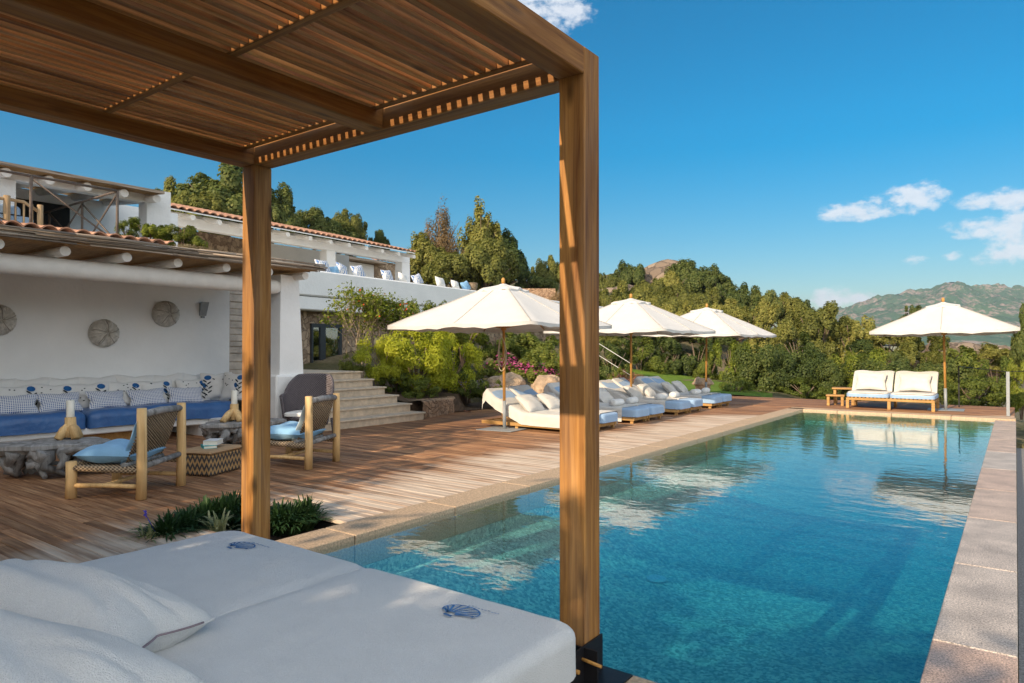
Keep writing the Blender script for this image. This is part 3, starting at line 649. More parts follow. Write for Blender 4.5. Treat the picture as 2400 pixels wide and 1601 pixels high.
# shell emblem embroidered on both mattresses, with a short illegible script line beside it
emb = simple('blue_embroidery', (0.07, 0.19, 0.40), .8, 60, .5)
def emblem(cx, cy, zc):
    mb = MB(); F = Vector
    def line(pts, wd):
        for a, b in zip(pts[:-1], pts[1:]):
            a, b = F(a), F(b); t = (b - a)
            if t.length < 1e-6: continue
            n = F((-t.y, t.x, 0)).normalized() * wd / 2
            mb.add([a - n, b - n, b + n, a + n], [(0, 1, 2, 3)])
    hinge = (cx - .03, cy - .055)
    for k in range(9):
        q = R(20 + k * 17.5); q2 = R(-18 + k * 27)
        tip = (cx + .098 * math.cos(math.pi - q2), cy + .062 * math.sin(q2) + .018)
        mid = ((hinge[0] + tip[0]) / 2 + .012 * math.cos(q2 + 1.6), (hinge[1] + tip[1]) / 2 + .012)
        pts = [(hinge[0] * (1 - t) ** 2 + 2 * mid[0] * t * (1 - t) + tip[0] * t * t, hinge[1] * (1 - t) ** 2 + 2 * mid[1] * t * (1 - t) + tip[1] * t * t, zc) for t in [i / 8 for i in range(9)]]
        line(pts[2:], .013 if k % 2 == 0 else .009)
    line([(cx + .105 * math.cos(R(a)), cy + .066 * math.sin(R(a)) + .016, zc) for a in range(-30, 212, 8)], .009)
    line([(hinge[0] - .02, hinge[1], zc), (hinge[0] + .035, hinge[1] - .004, zc)], .016)
    x = cx - .02
    rg = rnd(int(cx * 50))
    while x < cx + .17:
        wdt = rg.uniform(.006, .016)
        line([(x, cy + .095 + rg.uniform(-.004, .004), zc), (x + wdt, cy + .098 + rg.uniform(-.006, .006), zc)], .006); x += wdt + rg.uniform(.003, .01)
    return mb
for cx, cy in ((-1.84, 2.13), (-3.42, 2.13)):
    mb = emblem(cx, cy, 0); mb.v = [(cx + (a - cx) * .84, cy + (b - cy) * .84, BZ + .0065) for a, b, c_ in mb.v]
    wp('shell_emblem', mb, emb, db)
def pil(label, mesh, mat, loc, rot, name='pillow', cat='pillow', group=None, edge=None):
    o = mesh.build(name, mat); o.location = loc; o.rotation_euler = rot; n = 40
    ed = [Vector(mesh.v[k]) for k in range(n)] + [Vector(mesh.v[n * j + n - 1]) for j in range(1, n)] + [Vector(mesh.v[n * (n - 1) + k]) for k in range(n - 2, -1, -1)] + [Vector(mesh.v[n * j]) for j in range(n - 2, 0, -1)]
    mb = MB(); mb.tube(ed + [ed[0]], .0055, 6); mb.build('piping', M['towel'], o)
    zs = [Vector(mesh.v[n * j + n - 1]) + Vector((.003, 0, .004)) for j in range(5, n - 5)]
    mb = MB(); mb.tube(zs, .0045, 5); mb.build('zip', simple('mauve_zip', (.26, .20, .22), .7), o)
    return tag(o, label, cat, group)
pil('large pale towelling pillow lying on the daybed, its seam edge towards the pool', pillow_mesh(.98, .48, .30, 2, 40, .05, .009, crease=.014), M['towel'], (-2.86, 1.05, .43), (R(-4), R(6), R(21)), group='pillows on the daybed')
pil('white towelling pillow at the near end of the daybed, cut by the photo bottom edge', pillow_mesh(1.02, .54, .32, 5, 40, .05, .009, crease=.014), M['towel'], (-2.36, .69, .44), (R(2), R(5), R(19)), group='pillows on the daybed')
# ------------------------------------------------------------------ pool house: white wall, log veranda with reed roof, tiled roof edge
def logx(mb, x0, x1, y, z, r, n=12):
    mb.tube([(x0, y, z), ((x0 + x1) / 2, y + .006, z + .004), (x1, y, z)], [r, r * 1.03, r], n)
def tiles(mb, y0, y1, pitch, P, slope, depth, amp, thick=.018):
    # barrel tile sheet: P = eave point (x, z); runs back along -x, waves along y
    n = int((y1 - y0) / pitch * 10); rows = int(depth / .36)
    def prof(y):
        q = (y - y0) / pitch; f = q - math.floor(q); return amp * (abs(math.sin(math.pi * f)) ** .8 * 1.0)
    for sgn in (0, 1):
        def fn(i, j):
            y = y0 + (y1 - y0) * i; k = j * rows; step = (k - math.floor(k)) * -.02
            x = P[0] - depth * j
            return Vector((x, y + .012 * math.sin(7.3 * math.floor((y - y0) / pitch)), P[1] + slope * depth * j + prof(y) + step - thick * sgn))
        mb.grid(n, rows * 2 + 1, fn, False, flip=bool(sgn) is False)
    vs = []
    for k in range(n):
        y = y0 + (y1 - y0) * k / (n - 1); z = P[1] + prof(y)
        vs += [(P[0], y, z), (P[0], y, z - thick)]
    mb.add(vs, [(2 * k, 2 * k + 2, 2 * k + 3, 2 * k + 1) for k in range(n - 1)])
ph = thing('pool_house', 'low white pool house with log veranda, reed roof and built-in bench wall', 'house', (-11.5, 3, 0))
mb = MB(); mb.box(-11.85, -11.5, -4, 6.94, -.3, 2.95); wp('wall', mb, M['plaster'], ph)
yc = onX(668, 800, -12.26).y
mb = MB(); mb.box(-12.6, -12.3, 6.0, yc, -.3, 2.9)
cl = wp('stone_cladding', mb, M['stonestep'], ph)
mb = MB(); rg = rnd(2); z = .02
while z < 2.75:
    h = rg.uniform(.10, .17); mb.bbox(-12.3, -12.255 - rg.uniform(0, .02), 6.0, yc - .002, z, z + h - .012, .006); z += h
wp('cladding_course', mb, simple('grey_ledger_stone', (.46, .40, .34), .9, 6, .25, 40, .5), ph)
mb = MB()
def taper(mb, x0, x1, y0, y1, z0, z1, t, b=0):
    vs = [(x0, y0, z0), (x1, y0, z0), (x1, y1, z0), (x0, y1, z0), (x0 + t, y0 + t, z1), (x1 - t, y0 + t, z1), (x1 - t, y1 - t, z1), (x0 + t, y1 - t, z1)]
    return mb.add(vs, [(0, 3, 2, 1), (4, 5, 6, 7), (0, 1, 5, 4), (1, 2, 6, 5), (2, 3, 7, 6), (3, 0, 4, 7)])
mb.bbox(-10.2, -9.5, 6.55, 7.24, 0, .985, .03); wp('pedestal', mb, M['plaster'], ph)
mb = MB(); taper(mb, -10.08, -9.58, 6.66, 7.12, .985, 2.62, .06); wp('column', mb, M['plaster'], ph)
mb = MB(); mb.tube([(-9.66, -4, 2.42), (-9.66, 1, 2.425), (-9.66, 4, 2.415), (-9.66, 6.6, 2.41), (-9.66, 6.68, 2.41)], [.125, .122, .125, .118, .09], 14); wp('beam', mb, M['whitewood'], ph)
k = 0
for y in (-2.1, -1.4, -.7, 0, .7, 1.4, 2.1, 2.78, 3.48, 4.19, 4.89, 5.6, 6.3, 7.0):
    mb = MB(); logx(mb, -11.9, -9.36 + (0.015 * ((k * 7) % 5 - 2)), y, 2.605, .062); wp('rafter', mb, M['whitewood'], ph); k += 1
mb = MB(); mb.box(-12.0, -9.24, -4, 7.12, 2.69, 2.705); wp('reed_ceiling', mb, M['reedceil'], ph)
mb = MB(); mb.box(-12.0, -9.22, -4, 7.14, 2.706, 2.752)
rg = rnd(8)
for i in range(190):
    y0 = rg.uniform(-4, 6.2); L_ = rg.uniform(.8, 2.4); y1 = min(7.28, y0 + L_)
    x = -9.16 - rg.uniform(0, .10); z = 2.685 + rg.uniform(0, .115)
    mb.tube([(x, y0, z), (x + rg.uniform(-.01, .01), (y0 + y1) / 2, z + rg.uniform(-.012, .012)), (x + rg.uniform(-.015, .015), y1, z + rg.uniform(-.015, .015))], rg.uniform(.006, .014), 5)
for i in range(60):
    x0 = rg.uniform(-11.5, -9.2); y0 = rg.uniform(6.9, 7.05); z = 2.70 + rg.uniform(0, .08)
    mb.tube([(x0, y0 - .4, z), (x0 + rg.uniform(-.05, .05), y0 + .2 + rg.uniform(0, .15), z + rg.uniform(-.02, .02))], rg.uniform(.006, .012), 5)
wp('reed_roof', mb, M['reed'], ph)
mb = MB(); tiles(mb, -4.0, 5.80, .225, (-11.28, 3.135), .10, 2.2, .075); wp('tile_roof', mb, M['terra'], ph)
mb = MB(); mb.add([(-11.32, -4, 3.055), (-11.32, 5.74, 3.055), (-13.4, 5.74, 3.26), (-13.4, -4, 3.26), (-11.32, -4, 3.10), (-11.32, 5.74, 3.10), (-13.4, 5.74, 3.305), (-13.4, -4, 3.305)],
                  [(3, 2, 1, 0), (4, 5, 6, 7), (0, 1, 5, 4), (1, 2, 6, 5), (3, 0, 4, 7)])
mb.box(-11.84, -11.52, -4, 5.7, 2.78, 3.06)
wp('eaves', mb, M['plaster'], ph)
for y in (.2, .92, 1.64, 2.35, 3.02, 3.67, 4.38, 5.08, 5.66):
    mb = MB(); logx(mb, -11.7, -11.30, y, 3.005, .046, 10); wp('rafter', mb, M['whitewood'], ph)
mb = MB(); rg = rnd(4)
mb.box(-13.6, -11.4, 5.76, 7.3, 2.76, 2.95)
wp('planted_roof', mb, M['rubble'], ph)
# wall ornaments and the wall lamp
def disc(c, r, label):
    t = thing('wall_basket', label, 'wall ornament', c, 0, 'round wicker ornaments on the veranda wall')
    mb = MB(); mb.lathe([(r * .98, .0), (r, .05), (r * .9, .12), (r * .62, .17), (r * .25, .19), (.01, .18)], (0, 0, 0), 28)
    rot = Matrix.Rotation(R(90), 4, 'Y'); mb.v = [tuple(rot @ Vector(p)) for p in mb.v]
    mb.build('shell', simple('bleached_wicker_disc', (.62, .58, .52), .9, 16, .25, 50, .6), t)
    mb = MB(); rg = rnd(int(c[1] * 10))
    for k in range(44):
        q = 2 * math.pi * k / 44 + rg.uniform(-.04, .04); bend = rg.uniform(-.3, .3)
        pts = []
        for s in (.12, .35, .62, .9, 1.0):
            a = q + bend * s; rr = r * s; z = np.interp(s, [0, .25, .62, .9, 1], [.195, .192, .174, .124, .05])
            pts.append(rot @ Vector((rr * math.cos(a), rr * math.sin(a), z)))
        mb.tube(pts, .0036, 4)
    mb.build('woven_ribs', simple('wicker_rib', (.54, .50, .43), .9, 20, .3, 60, .3), t)
    mb = MB()
    for k in range(5):
        q = 2 * math.pi * k / 5 + .4
        mb.tube([rot @ Vector((r * s * math.cos(q + .3 * s), r * s * math.sin(q + .3 * s), np.interp(s, [0, .25, .62, .9], [.20, .197, .18, .13]))) for s in (.05, .3, .6, .9)], .006, 5)
    mb.build('spoke', simple('wicker_spoke', (.36, .32, .27), .9), t)
for (u, v), lab in (((244, 781), 'round wicker wall ornament, lower one in the middle of the veranda wall'), ((389, 736), 'round wicker wall ornament nearest the small wall lamp'), ((-4, 750), 'round wicker wall ornament cut off by the left photo edge')):
    p = onX(u, v, -11.45); disc((-11.5, p.y, p.z), .218, lab)
p = onX(480, 724, -11.42)
t = thing('wall_lamp', 'small grey wedge wall lamp at the end of the veranda wall', 'lamp', (-11.5, p.y, p.z))
mb = MB(); mb.add([(0, -.06, -.12), (0, .06, -.12), (.02, .06, -.12), (.02, -.06, -.12), (0, -.06, .10), (0, .06, .10), (.10, .07, .12), (.10, -.07, .12)], [(0, 3, 2, 1), (4, 5, 6, 7), (0, 1, 5, 4), (1, 2, 6, 5), (2, 3, 7, 6), (3, 0, 4, 7)])
mb.build('shade', M['steel'], t)
mb = MB(); mb.box(0, .03, -.03, .03, -.16, -.125); mb.build('mount', M['steel'], t)

# built-in bench with blue pads
bx = -10.55
bn = thing('bench', 'long white masonry bench built along the veranda wall', 'bench', (-11, 3, 0))
mb = MB(); mb.bbox(-11.5, bx, -4, 6.54, .19, .285, .015); mb.bbox(-10.55, -10.2, 6.0, 6.54, .19, .285, .01); wp('seat_slab', mb, M['plaster'], bn)
for y in (-1.5, .4, 2.6, 5.9):
    mb = MB(); mb.box(-11.5, bx + .1, y, y + .22, 0.003, .19); wp('support', mb, M['plaster'], bn)
mb = MB(); mb.box(-11.3, -10.75, 4.1, 5.0, .004, .185); wp('firewood_box', mb, M['teakf'], bn)
mb = MB(); mb.bbox(-11.498, -11.36, -4, 6.54, .287, .93, .02); wp('backrest', mb, M['plaster'], bn)
yb = onX(203, 965, bx).y
segs = [(-3.9, 1.2, 'dark blue vinyl bench pad cut off by the left photo edge'), (1.22, yb - .012, 'dark blue vinyl bench pad behind the near root table'), (yb + .012, 6.5, 'dark blue vinyl bench pad at the column end of the bench')]
for y0, y1, lab in segs:
    mb = MB(); softbox(mb, -11.36, bx + .07, y0, y1, .287, .545, .115, wrinkle(.018, 1.5, y0), 26)
    tag(mb.build('bench_pad', M['navy']), lab, 'seat pad', 'blue pads on the bench')
# cushions on the bench
def cushion_on(label, y, x, z, w, h, d, mat, tilt, yaw=0, roll=0, flower=0, name='cushion', group='cushions on the bench', seed=1):
    t = thing(name, label, 'cushion', (x, y, z), 0, group)
    t.rotation_euler = Euler((roll, 0, 0)); 
    yaw += .12 * math.sin(seed * 4.7); roll_ = .05 * math.sin(seed * 2.9)
    rot = Matrix.Rotation(roll_, 4, 'X') @ Matrix.Rotation(yaw, 4, 'Z') @ Matrix.Rotation(R(90) - tilt, 4, 'Y') @ Matrix.Rotation(R(90), 4, 'Z')
    mb = pillow_mesh(w, h, d, seed, 18, .08, .004)
    o = mb.build('cover', mat, t); o.matrix_local = rot
    if flower:
        def zf(px, py):
            X, Y = px / (w / 2), py / (h / 2); return d / 2 * max(0, 1 - X * X) ** .42 * max(0, 1 - Y * Y) ** .42 + .006
        mb = MB(); rg = rnd(seed + 40)
        def patch(cx, cy, rx, ry, q=0, n=10):
            vs = [(cx, cy, zf(cx, cy))]
            for k in range(n):
                a = 2 * math.pi * k / n; px, py = rx * math.cos(a), ry * math.sin(a)
                X, Y = cx + px * math.cos(q) - py * math.sin(q), cy + px * math.sin(q) + py * math.cos(q); vs.append((X, Y, zf(X, Y)))
            mb.add(vs, [(0, k + 1, (k + 1) % n + 1) for k in range(n)])
        fx = w * .26 * flower
        patch(fx, h * .30, .058, .042); patch(fx - .055, h * .02, .03, .045, .4)
        o2 = mb.build('blossom_print', simple('blue_print', (.02, .11, .30), .9), t); o2.matrix_local = rot
        mb = MB()
        for k in range(7): patch(fx + rg.uniform(-.02, .02) + (.035 if k % 2 else -.035), h * (.18 - .08 * k), .04, .012, (.6 if k % 2 else 2.5))
        for k in range(9): patch(rg.uniform(-.40, .12) * w * flower, rg.uniform(-.35, .36) * h, .012, .009, 0, 6)
        o3 = mb.build('leaf_print', simple('dark_leaf_print', (.02, .03, .035), .9), t); o3.matrix_local = rot
    return t
q = 0
for (u, v, nxt) in [(-20, 905, 'cut off by the left photo edge'), (62, 900, 'second from the left photo edge'), (148, 895, 'above the near candle'), (235, 890, 'below the left wall ornament'), (316, 886, 'between the two wall ornaments'), (390, 882, 'below the right wall ornament'), (455, 879, 'below the wall lamp')]:
    p = onX(u, v, -11.28)
    cushion_on('large plain white back cushion on the bench, ' + nxt, p.y, -11.27, .76, .60, .47, .15, M['cotton'], R(8), name='back_cushion', group='tall white back cushions on the bench', seed=q); q += 1
for (u, v, nxt) in [(44, 922, 'at the left photo edge'), (128, 917, 'above the near root table'), (210, 912, 'right of the near candle'), (292, 908, 'behind the cane chair back'), (368, 903, 'left of the corner pair'), (452, 903, 'next to the corner cushions')]:
    p = onX(u, v, -11.12)
    cushion_on('white cushion with a blue flower print on the bench, ' + nxt, p.y, -11.10, .70, .56, .42, .15, M['cotton'], R(17), flower=1, group='flower print cushions on the bench', seed=q); q += 1
p = onX(500, 905, -10.9); cushion_on('upright flower print cushion turned sideways at the bench corner', p.y + .1, -10.98, .775, .5, .46, .14, M['cotton'], R(10), yaw=R(-35), flower=-1, group='flower print cushions on the bench', seed=50)
p = onX(545, 905, -10.6); cushion_on('flower print cushion leaning on the column pedestal', p.y + .05, -10.62, .775, .5, .48, .14, M['cotton'], R(12), yaw=R(-75), flower=1, group='flower print cushions on the bench', seed=51)
for (u, v, nxt) in [(28, 944, 'at the left photo edge'), (136, 938, 'right behind the near candle'), (246, 930, 'over the seam of the blue pads'), (341, 923, 'behind the near cane chair'), (431, 918, 'nearest the column')]:
    p = onX(u, v, -10.98)
    cushion_on('oblong cushion with blue lozenge print, ' + nxt, p.y, -10.92, .645, .56, .30, .14, M['lozenge'], R(28), group='lozenge print cushions on the bench', seed=q); q += 1

# ------------------------------------------------------------------ root tables, candles, chairs, basket, books, wicker armchair
def root_table(c, rz, label, seed, sx=1.0):
    t = thing('root_table', label, 'table', c, rz, 'driftwood root tables'); rg = rnd(seed)
    mb = MB(); n = 26; H = .375
    rad = [(.56 * sx if True else 0) * (1 + .16 * math.sin(3 * a + seed) + .10 * math.sin(7 * a + 2) + rg.uniform(-.05, .05)) for a in [2 * math.pi * k / n for k in range(n)]]
    vs = []
    for (zz, f) in ((H, .93), (H - .012, 1.0), (H - .05, 1.0), (H - .10, .82)):
        for k in range(n):
            a = 2 * math.pi * k / n; vs.append((rad[k] * f * math.cos(a), rad[k] * f * .62 * math.sin(a), zz + rg.uniform(-.006, .006) - (.03 * rg.random() if f < .9 else 0)))
    fs = [(j * n + k, (j + 1) * n + k, (j + 1) * n + (k + 1) % n, j * n + (k + 1) % n) for j in range(3) for k in range(n)]
    fs += [tuple(range(n)), tuple(range(3 * n, 4 * n))[::-1]]
    mb.add(vs, fs); top = mb.build('tabletop', M['driftwood'], t)
    mb = MB()
    for k in range(26):
        a = 2 * math.pi * k / 26 + rg.uniform(-.2, .2); r0 = rg.uniform(.25, .5) * sx
        p0 = Vector((r0 * math.cos(a), r0 * .6 * math.sin(a), H - .07))
        a2 = a + rg.uniform(-.5, .5); r1 = rg.uniform(.3, .62) * sx
        p2 = Vector((r1 * math.cos(a2), r1 * .6 * math.sin(a2), rg.choice([.03, .03, .03, .12])))
        p1 = (p0 + p2) / 2 + Vector((rg.uniform(-.14, .14), rg.uniform(-.12, .12), rg.uniform(-.05, .05)))
        mb.tube([p0, p0.lerp(p1, .5) + Vector((rg.uniform(-.03, .03), rg.uniform(-.03, .03), 0)), p1, p1.lerp(p2, .5) + Vector((rg.uniform(-.03, .03),) * 2 + (0,)), p2], [rg.uniform(.05, .09), .06, rg.uniform(.03, .06), .04, rg.uniform(.012, .035)], 8)
    for k in range(7):
        a = rg.uniform(0, 6.3); p0 = Vector((.5 * sx * math.cos(a), .3 * math.sin(a), rg.uniform(.1, .3)))
        p1 = p0 + Vector((rg.uniform(-.4, .4), rg.uniform(-.25, .25), rg.uniform(-.12, .1))); p1.z = max(.02, p1.z)
        mb.tube([p0, (p0 + p1) / 2 + Vector((0, 0, .03)), p1], [.045, .032, .018], 7)
    mb.build('roots', M['driftwood'], t); return t
root_table((-8.62, 3.12, 0), R(62), 'grey driftwood root table carrying the near candle, left of the cane chair', 4, 1.0)
root_table((-8.95, 5.60, 0), R(75), 'grey driftwood root table partly hidden by the left pergola post', 9, .98)
def candle(c, rz, lab, lab2):
    t = thing('candle_holder', lab, 'candle holder', c, rz, 'log candle holders')
    mb = MB(); mb.tube([(0, 0, .02), (.005, 0, .12), (0, 0, .245)], [.075, .062, .055], 12)
    for a, l in ((2.6, .19), (-.5, .12), (1.0, .1), (4.2, .13)):
        mb.tube([(0, 0, .17), (l * .55 * math.cos(a), l * .55 * math.sin(a), .10), (l * math.cos(a), l * math.sin(a), .004)], [.04, .048, .045], 9)
    mb.build('log_foot', M['log'], t)
    k = thing('candle', lab2, 'candle', (c[0], c[1], c[2] + .245), 0, 'ivory pillar candles')
    mb = MB(); mb.lathe([(.041, 0), (.042, .01), (.041, .19), (.036, .196), (.02, .188), (.003, .186)], (0, 0, 0), 18); mb.build('wax', simple('ivory_wax', (.78, .74, .64), .5), k)
    mb = MB(); mb.tube([(0, 0, .18), (.002, 0, .205)], .003, 5); mb.build('wick', M['blackmetal'], k)
c1 = onZ(148, 1018, .378); c2 = onZ(540, 988, .378)
candle((-8.72, 3.30, .376), 0.6, 'splayed log candle holder on the near root table', 'ivory pillar candle on the near root table')
candle((-8.95, 5.48, .376), 2.2, 'splayed log candle holder on the far root table beside the pergola post', 'ivory pillar candle on the far root table')
def cane_chair(c, rz, lab, W=.66, D=.68):
    # local: faces -x, back at x = 0
    t = thing('cane_chair', lab, 'chair', c, rz, 'log chairs with woven cane')
    h = W / 2
    for s in (-1, 1):
        mb = MB(); mb.tube([(0, s * h, 0.002), (.004, s * h, .3), (0, s * h + .004, .6), (0, s * h, .85)], [.047, .045, .044, .042], 12); mb.build('leg', M['log'], t)
        mb = MB(); mb.tube([(-D, s * h, 0.002), (-D, s * h + .004, .18), (-D, s * h, .345)], [.05, .048, .047], 12); mb.build('leg', M['log'], t)
        mb = MB(); mb.tube([(-D, s * h, .285), (-D * .5, s * h, .275), (0, s * h, .27)], .030, 8); mb.build('side_rail', M['cane'], t)
        mb = MB(); mb.tube([(-D, s * h, .12), (-D * .5, s * h, .125), (0, s * h, .12)], .022, 8); mb.build('stretcher', M['log'], t)
    mb = MB(); mb.tube([(-D, -h, .30), (-D, h, .30)], .03, 8); mb.build('front_rail', M['cane'], t)
    mb = MB(); mb.tube([(.0, -h, .30), (.0, h, .33)], .028, 8); mb.build('rear_rail', M['driftwood'], t)
    mb = MB(); mb.tube([(-.35, -h, .13), (-.35, h, .13)], .02, 8); mb.build('stretcher', M['log'], t)
    mb = MB(); mb.tube([(0, -h, .79), (-.01, 0, .805), (0, h, .80)], [.032, .036, .032], 10); mb.build('top_rail', M['driftwood'], t)
    mb = MB(); mb.box(-D + .02, -.04, -h + .02, h - .02, .285, .30); mb.build('seat', M['cane'], t)
    mb = MB()   # back panel woven of strands, leaning forward at the foot
    y0, y1 = -h + .05, h - .05
    def bp(y, s): return Vector((-.19 + .19 * s, y, .31 + .48 * s - .0 * y))
    for i in range(22):
        y = y0 + (y1 - y0) * i / 21
        mb.tube([bp(y, 0), bp(y, .5) + Vector((.012, 0, 0)), bp(y, 1)], .0065, 4)
    for j in range(34):
        s = j / 33
        mb.tube([bp(y0 + (y1 - y0) * i / 22, s) + Vector((.008 * (1 if (i + j) % 2 else -1), 0, 0)) for i in range(23)], .0062, 4)
    mb.build('back_panel', M['cane'], t)
    mb = MB(); mb.tube([bp(y0 - .03, 0) + Vector((0, 0, .0)), bp(y1 + .03, 0)], .026, 8); mb.build('back_rail', M['driftwood'], t)
    return t
def chair_pads(c, rz, who, back):
    m4 = Matrix.Translation(c) @ Matrix.Rotation(rz, 4, 'Z')
    o = pillow_mesh(.58, .58, .22, 7, 20, .03, .008).build('seat_cushion', M['denim']); o.matrix_world = m4 @ Matrix.Translation((-.42, 0, .392))
    tag(o, 'plump sky blue seat cushion on the ' + who, 'cushion', 'blue seat cushions on the cane chairs')
    o = pillow_mesh(.50, .52, .11, 8, 18, .04, .006).build('back_cushion', back)
    o.matrix_world = m4 @ Matrix.Translation((-.165, 0, .54)) @ Matrix.Rotation(R(-68), 4, 'Y')
    tag(o, ('blue' if back is M['denim'] else 'pale aqua') + ' back cushion leaning in the ' + who, 'cushion', 'back cushions on the cane chairs')
ch1 = (-6.735, 3.36, 0); r1 = math.atan2(3.64 - 3.08, -6.91 + 6.56) - R(90)
cane_chair(ch1, r1, 'log lounge chair with woven cane back, the near one before the left root table', .66, .69); chair_pads(ch1, r1, 'near cane chair', M['denim'])
ch2 = (-6.75, 5.30, 0); r2 = math.atan2(.51, -.18) - R(90)
cane_chair(ch2, r2, 'log lounge chair with woven cane back, the far one right of the pergola post', .60, .68); chair_pads(ch2, r2, 'far cane chair', M['grouse'])
pb = onZ(476.5, 1120, 0)
t = thing('woven_basket', 'low woven basket trunk with dark zigzag pattern between the chairs', 'basket', (-7.38, 4.24, 0), R(22))
mb = MB(); mb.bbox(-.20, .20, -.27, .27, .004, .235, .02); mb.build('body', M['zigzag'], t)
mb = MB(); mb.bbox(-.21, .21, -.28, .28, .237, .285, .02); mb.build('lid', M['zigzag'], t)
def book(lab, c, rz, cov, w=.14, d=.2, h=.032):
    t = thing('book', lab, 'book', c, rz, 'books on the basket trunk')
    mb = MB(); mb.box(-w / 2, w / 2, -d / 2, d / 2, 0.0005, .004); mb.box(-w / 2, w / 2, -d / 2, d / 2, h - .003, h); mb.box(-w / 2 - .003, -w / 2, -d / 2, d / 2, 0.0005, h); mb.build('cover', cov, t)
    mb = MB(); mb.box(-w / 2 + .001, w / 2 - .006, -d / 2 + .005, d / 2 - .005, .0042, h - .0032); mb.build('pages', simple('paper', (.76, .72, .63), .9, 10, .05, 90, .2), t)
book('closed book with a turquoise cover at the bottom of the pair', (-7.36, 4.20, .286), R(70), simple('turquoise_cover', (.03, .36, .36), .5))
book('white paperback lying on top of the turquoise book', (-7.37, 4.26, .3195), R(40), simple('white_cover', (.68, .68, .68), .5), .15, .21, .05)
# wicker armchair in front of the column
t = thing('wicker_armchair', 'dark grey wicker armchair with a thin white pad before the white column', 'armchair', (-8.95, 6.72, 0), R(28))
def shell(i, j):                                            # local: faces -y
    a = R(-118 + 236 * i) + R(90); cc_ = max(0, math.cos((i - .5) * math.pi * 1.02)); hh = .47 + .27 * min(1, max(0, cc_ - .45) * 2.6) ** .8 - .05 * (1 - cc_)
    rx, ry = .34, .31
    z = .30 + (hh - .06) * j
    fl = 1 + .10 * j + .05 * j * j
    return Vector((rx * fl * math.cos(a), ry * fl * math.sin(a), z))
mb = MB(); mb.grid(48, 14, shell); mb.grid(48, 14, lambda i, j: shell(i, j) * 1.0 + Vector((-.03 * math.cos(R(-118 + 236 * i) + R(90)), -.03 * math.sin(R(-118 + 236 * i) + R(90)), 0)), flip=True)
mb.build('back_shell', M['rattan'], t)
mb = MB(); mb.tube([shell(k / 40, 1) for k in range(41)], .03, 8); mb.tube([shell(0, k / 6) for k in range(7)], .028, 8); mb.tube([shell(1, k / 6) for k in range(7)], .028, 8); mb.build('rolled_rim', M['rattan'], t)
mb = MB(); mb.lathe([(.02, .30), (.31, .30), (.33, .33), (.33, .37), (.02, .37)], (0, 0, 0), 28, ay=.95); mb.build('seat', M['rattan'], t)
mb = MB(); mb.lathe([(.32, .22), (.335, .28), (.33, .30), (.25, .30)], (0, 0, 0), 28, ay=.95); mb.build('skirt', M['rattan'], t)
for sx_ in (-1, 1):
    for sy_ in (-1, 1):
        mb = MB(); mb.tube([(sx_ * .29, sy_ * .27, .30), (sx_ * .32, sy_ * .30, .002)], [.024, .02], 8); mb.build('leg', M['rattan'], t)
o = MB(); softbox(o, -.26, .26, -.31, .20, .372, .43, .028, None, 12); o = o.build('seat_pad', M['cotton']); o.location = (-8.95, 6.72, 0); o.rotation_euler = (0, 0, R(28))
tag(o, 'thin white seat pad in the dark wicker armchair', 'cushion')

# ------------------------------------------------------------------ stairs, planter wall
st = thing('stone_stairs', 'six broad pale stone steps rising from the deck to the house', 'stairs', (-10, 9, 0))
RIS, TRD = .155, .372
for k in range(6):
    xf = -9.46 - TRD * k; z = RIS * k
    mb = MB(); mb.bbox(-13.6 if k == 5 else xf - TRD - .3, xf - .02, 7.25, 9.9, z - (.02 if k else 0), z + RIS - .034, .004)
    s = wp('step', mb, M['stonestep'], st)
    mb = MB(); mb.bbox(-16.8 if k == 5 else xf - TRD - .02, xf + .012, 7.245, 9.93, z + RIS - .033, z + RIS, .007); wp('tread', mb, M['stonestep'], st)
mb = MB(); rg = rnd(6)
pts = [(-9.62, 9.98), (-9.75, 10.6), (-9.95, 11.3), (-10.5, 12.0), (-11.2, 12.6)]
pl = []
for (a, b) in zip(pts[:-1], pts[1:]):
    for k in range(6): pl.append(Vector((a[0] + (b[0] - a[0]) * k / 6, a[1] + (b[1] - a[1]) * k / 6, 0)))
pl.append(Vector((pts[-1][0], pts[-1][1], 0)))
def pw(i, j):
    f = i * (len(pl) - 1); k = min(int(f), len(pl) - 2); p = pl[k].lerp(pl[k + 1], f - k); n = (pl[k + 1] - pl[k]).cross(Vector((0, 0, 1))).normalized()
    top = .36 - .04 * i
    if j < .7: q = p + n * (.02 * mnoise.noise(p * 5 + Vector((0, 0, j * 6))) + .03) + Vector((0, 0, -.1 + (top + .1) * j / .7))
    else: q = p - n * ((j - .7) / .3 * .35) + Vector((0, 0, top + .015 * mnoise.noise(p * 6)))
    return q
mb.grid(90, 22, pw)
tag(mb.build('planter_wall', M['rubble2']), 'low curved rubble planter wall at the right end of the stairs', 'wall')
mb = MB(); mb.grid(24, 24, lambda i, j: Vector((-9.75 - 4.2 * i, 9.95 + 7 * j, (.30 + .30 * min(1, i * 1.6)) * (1 - .5 * j * (1 - i)) + .05 * mnoise.noise(Vector((i * 7, j * 7, 4))))) if (-9.75 - 4.2 * i) < -9.8 - max(0, (9.95 + 7 * j) - 11.3) * .75 else Vector((-9.75 - 4.2 * i - .2, 9.95 + 7 * j, .02)))
struct(mb.build('planting_soil', M['soil']))

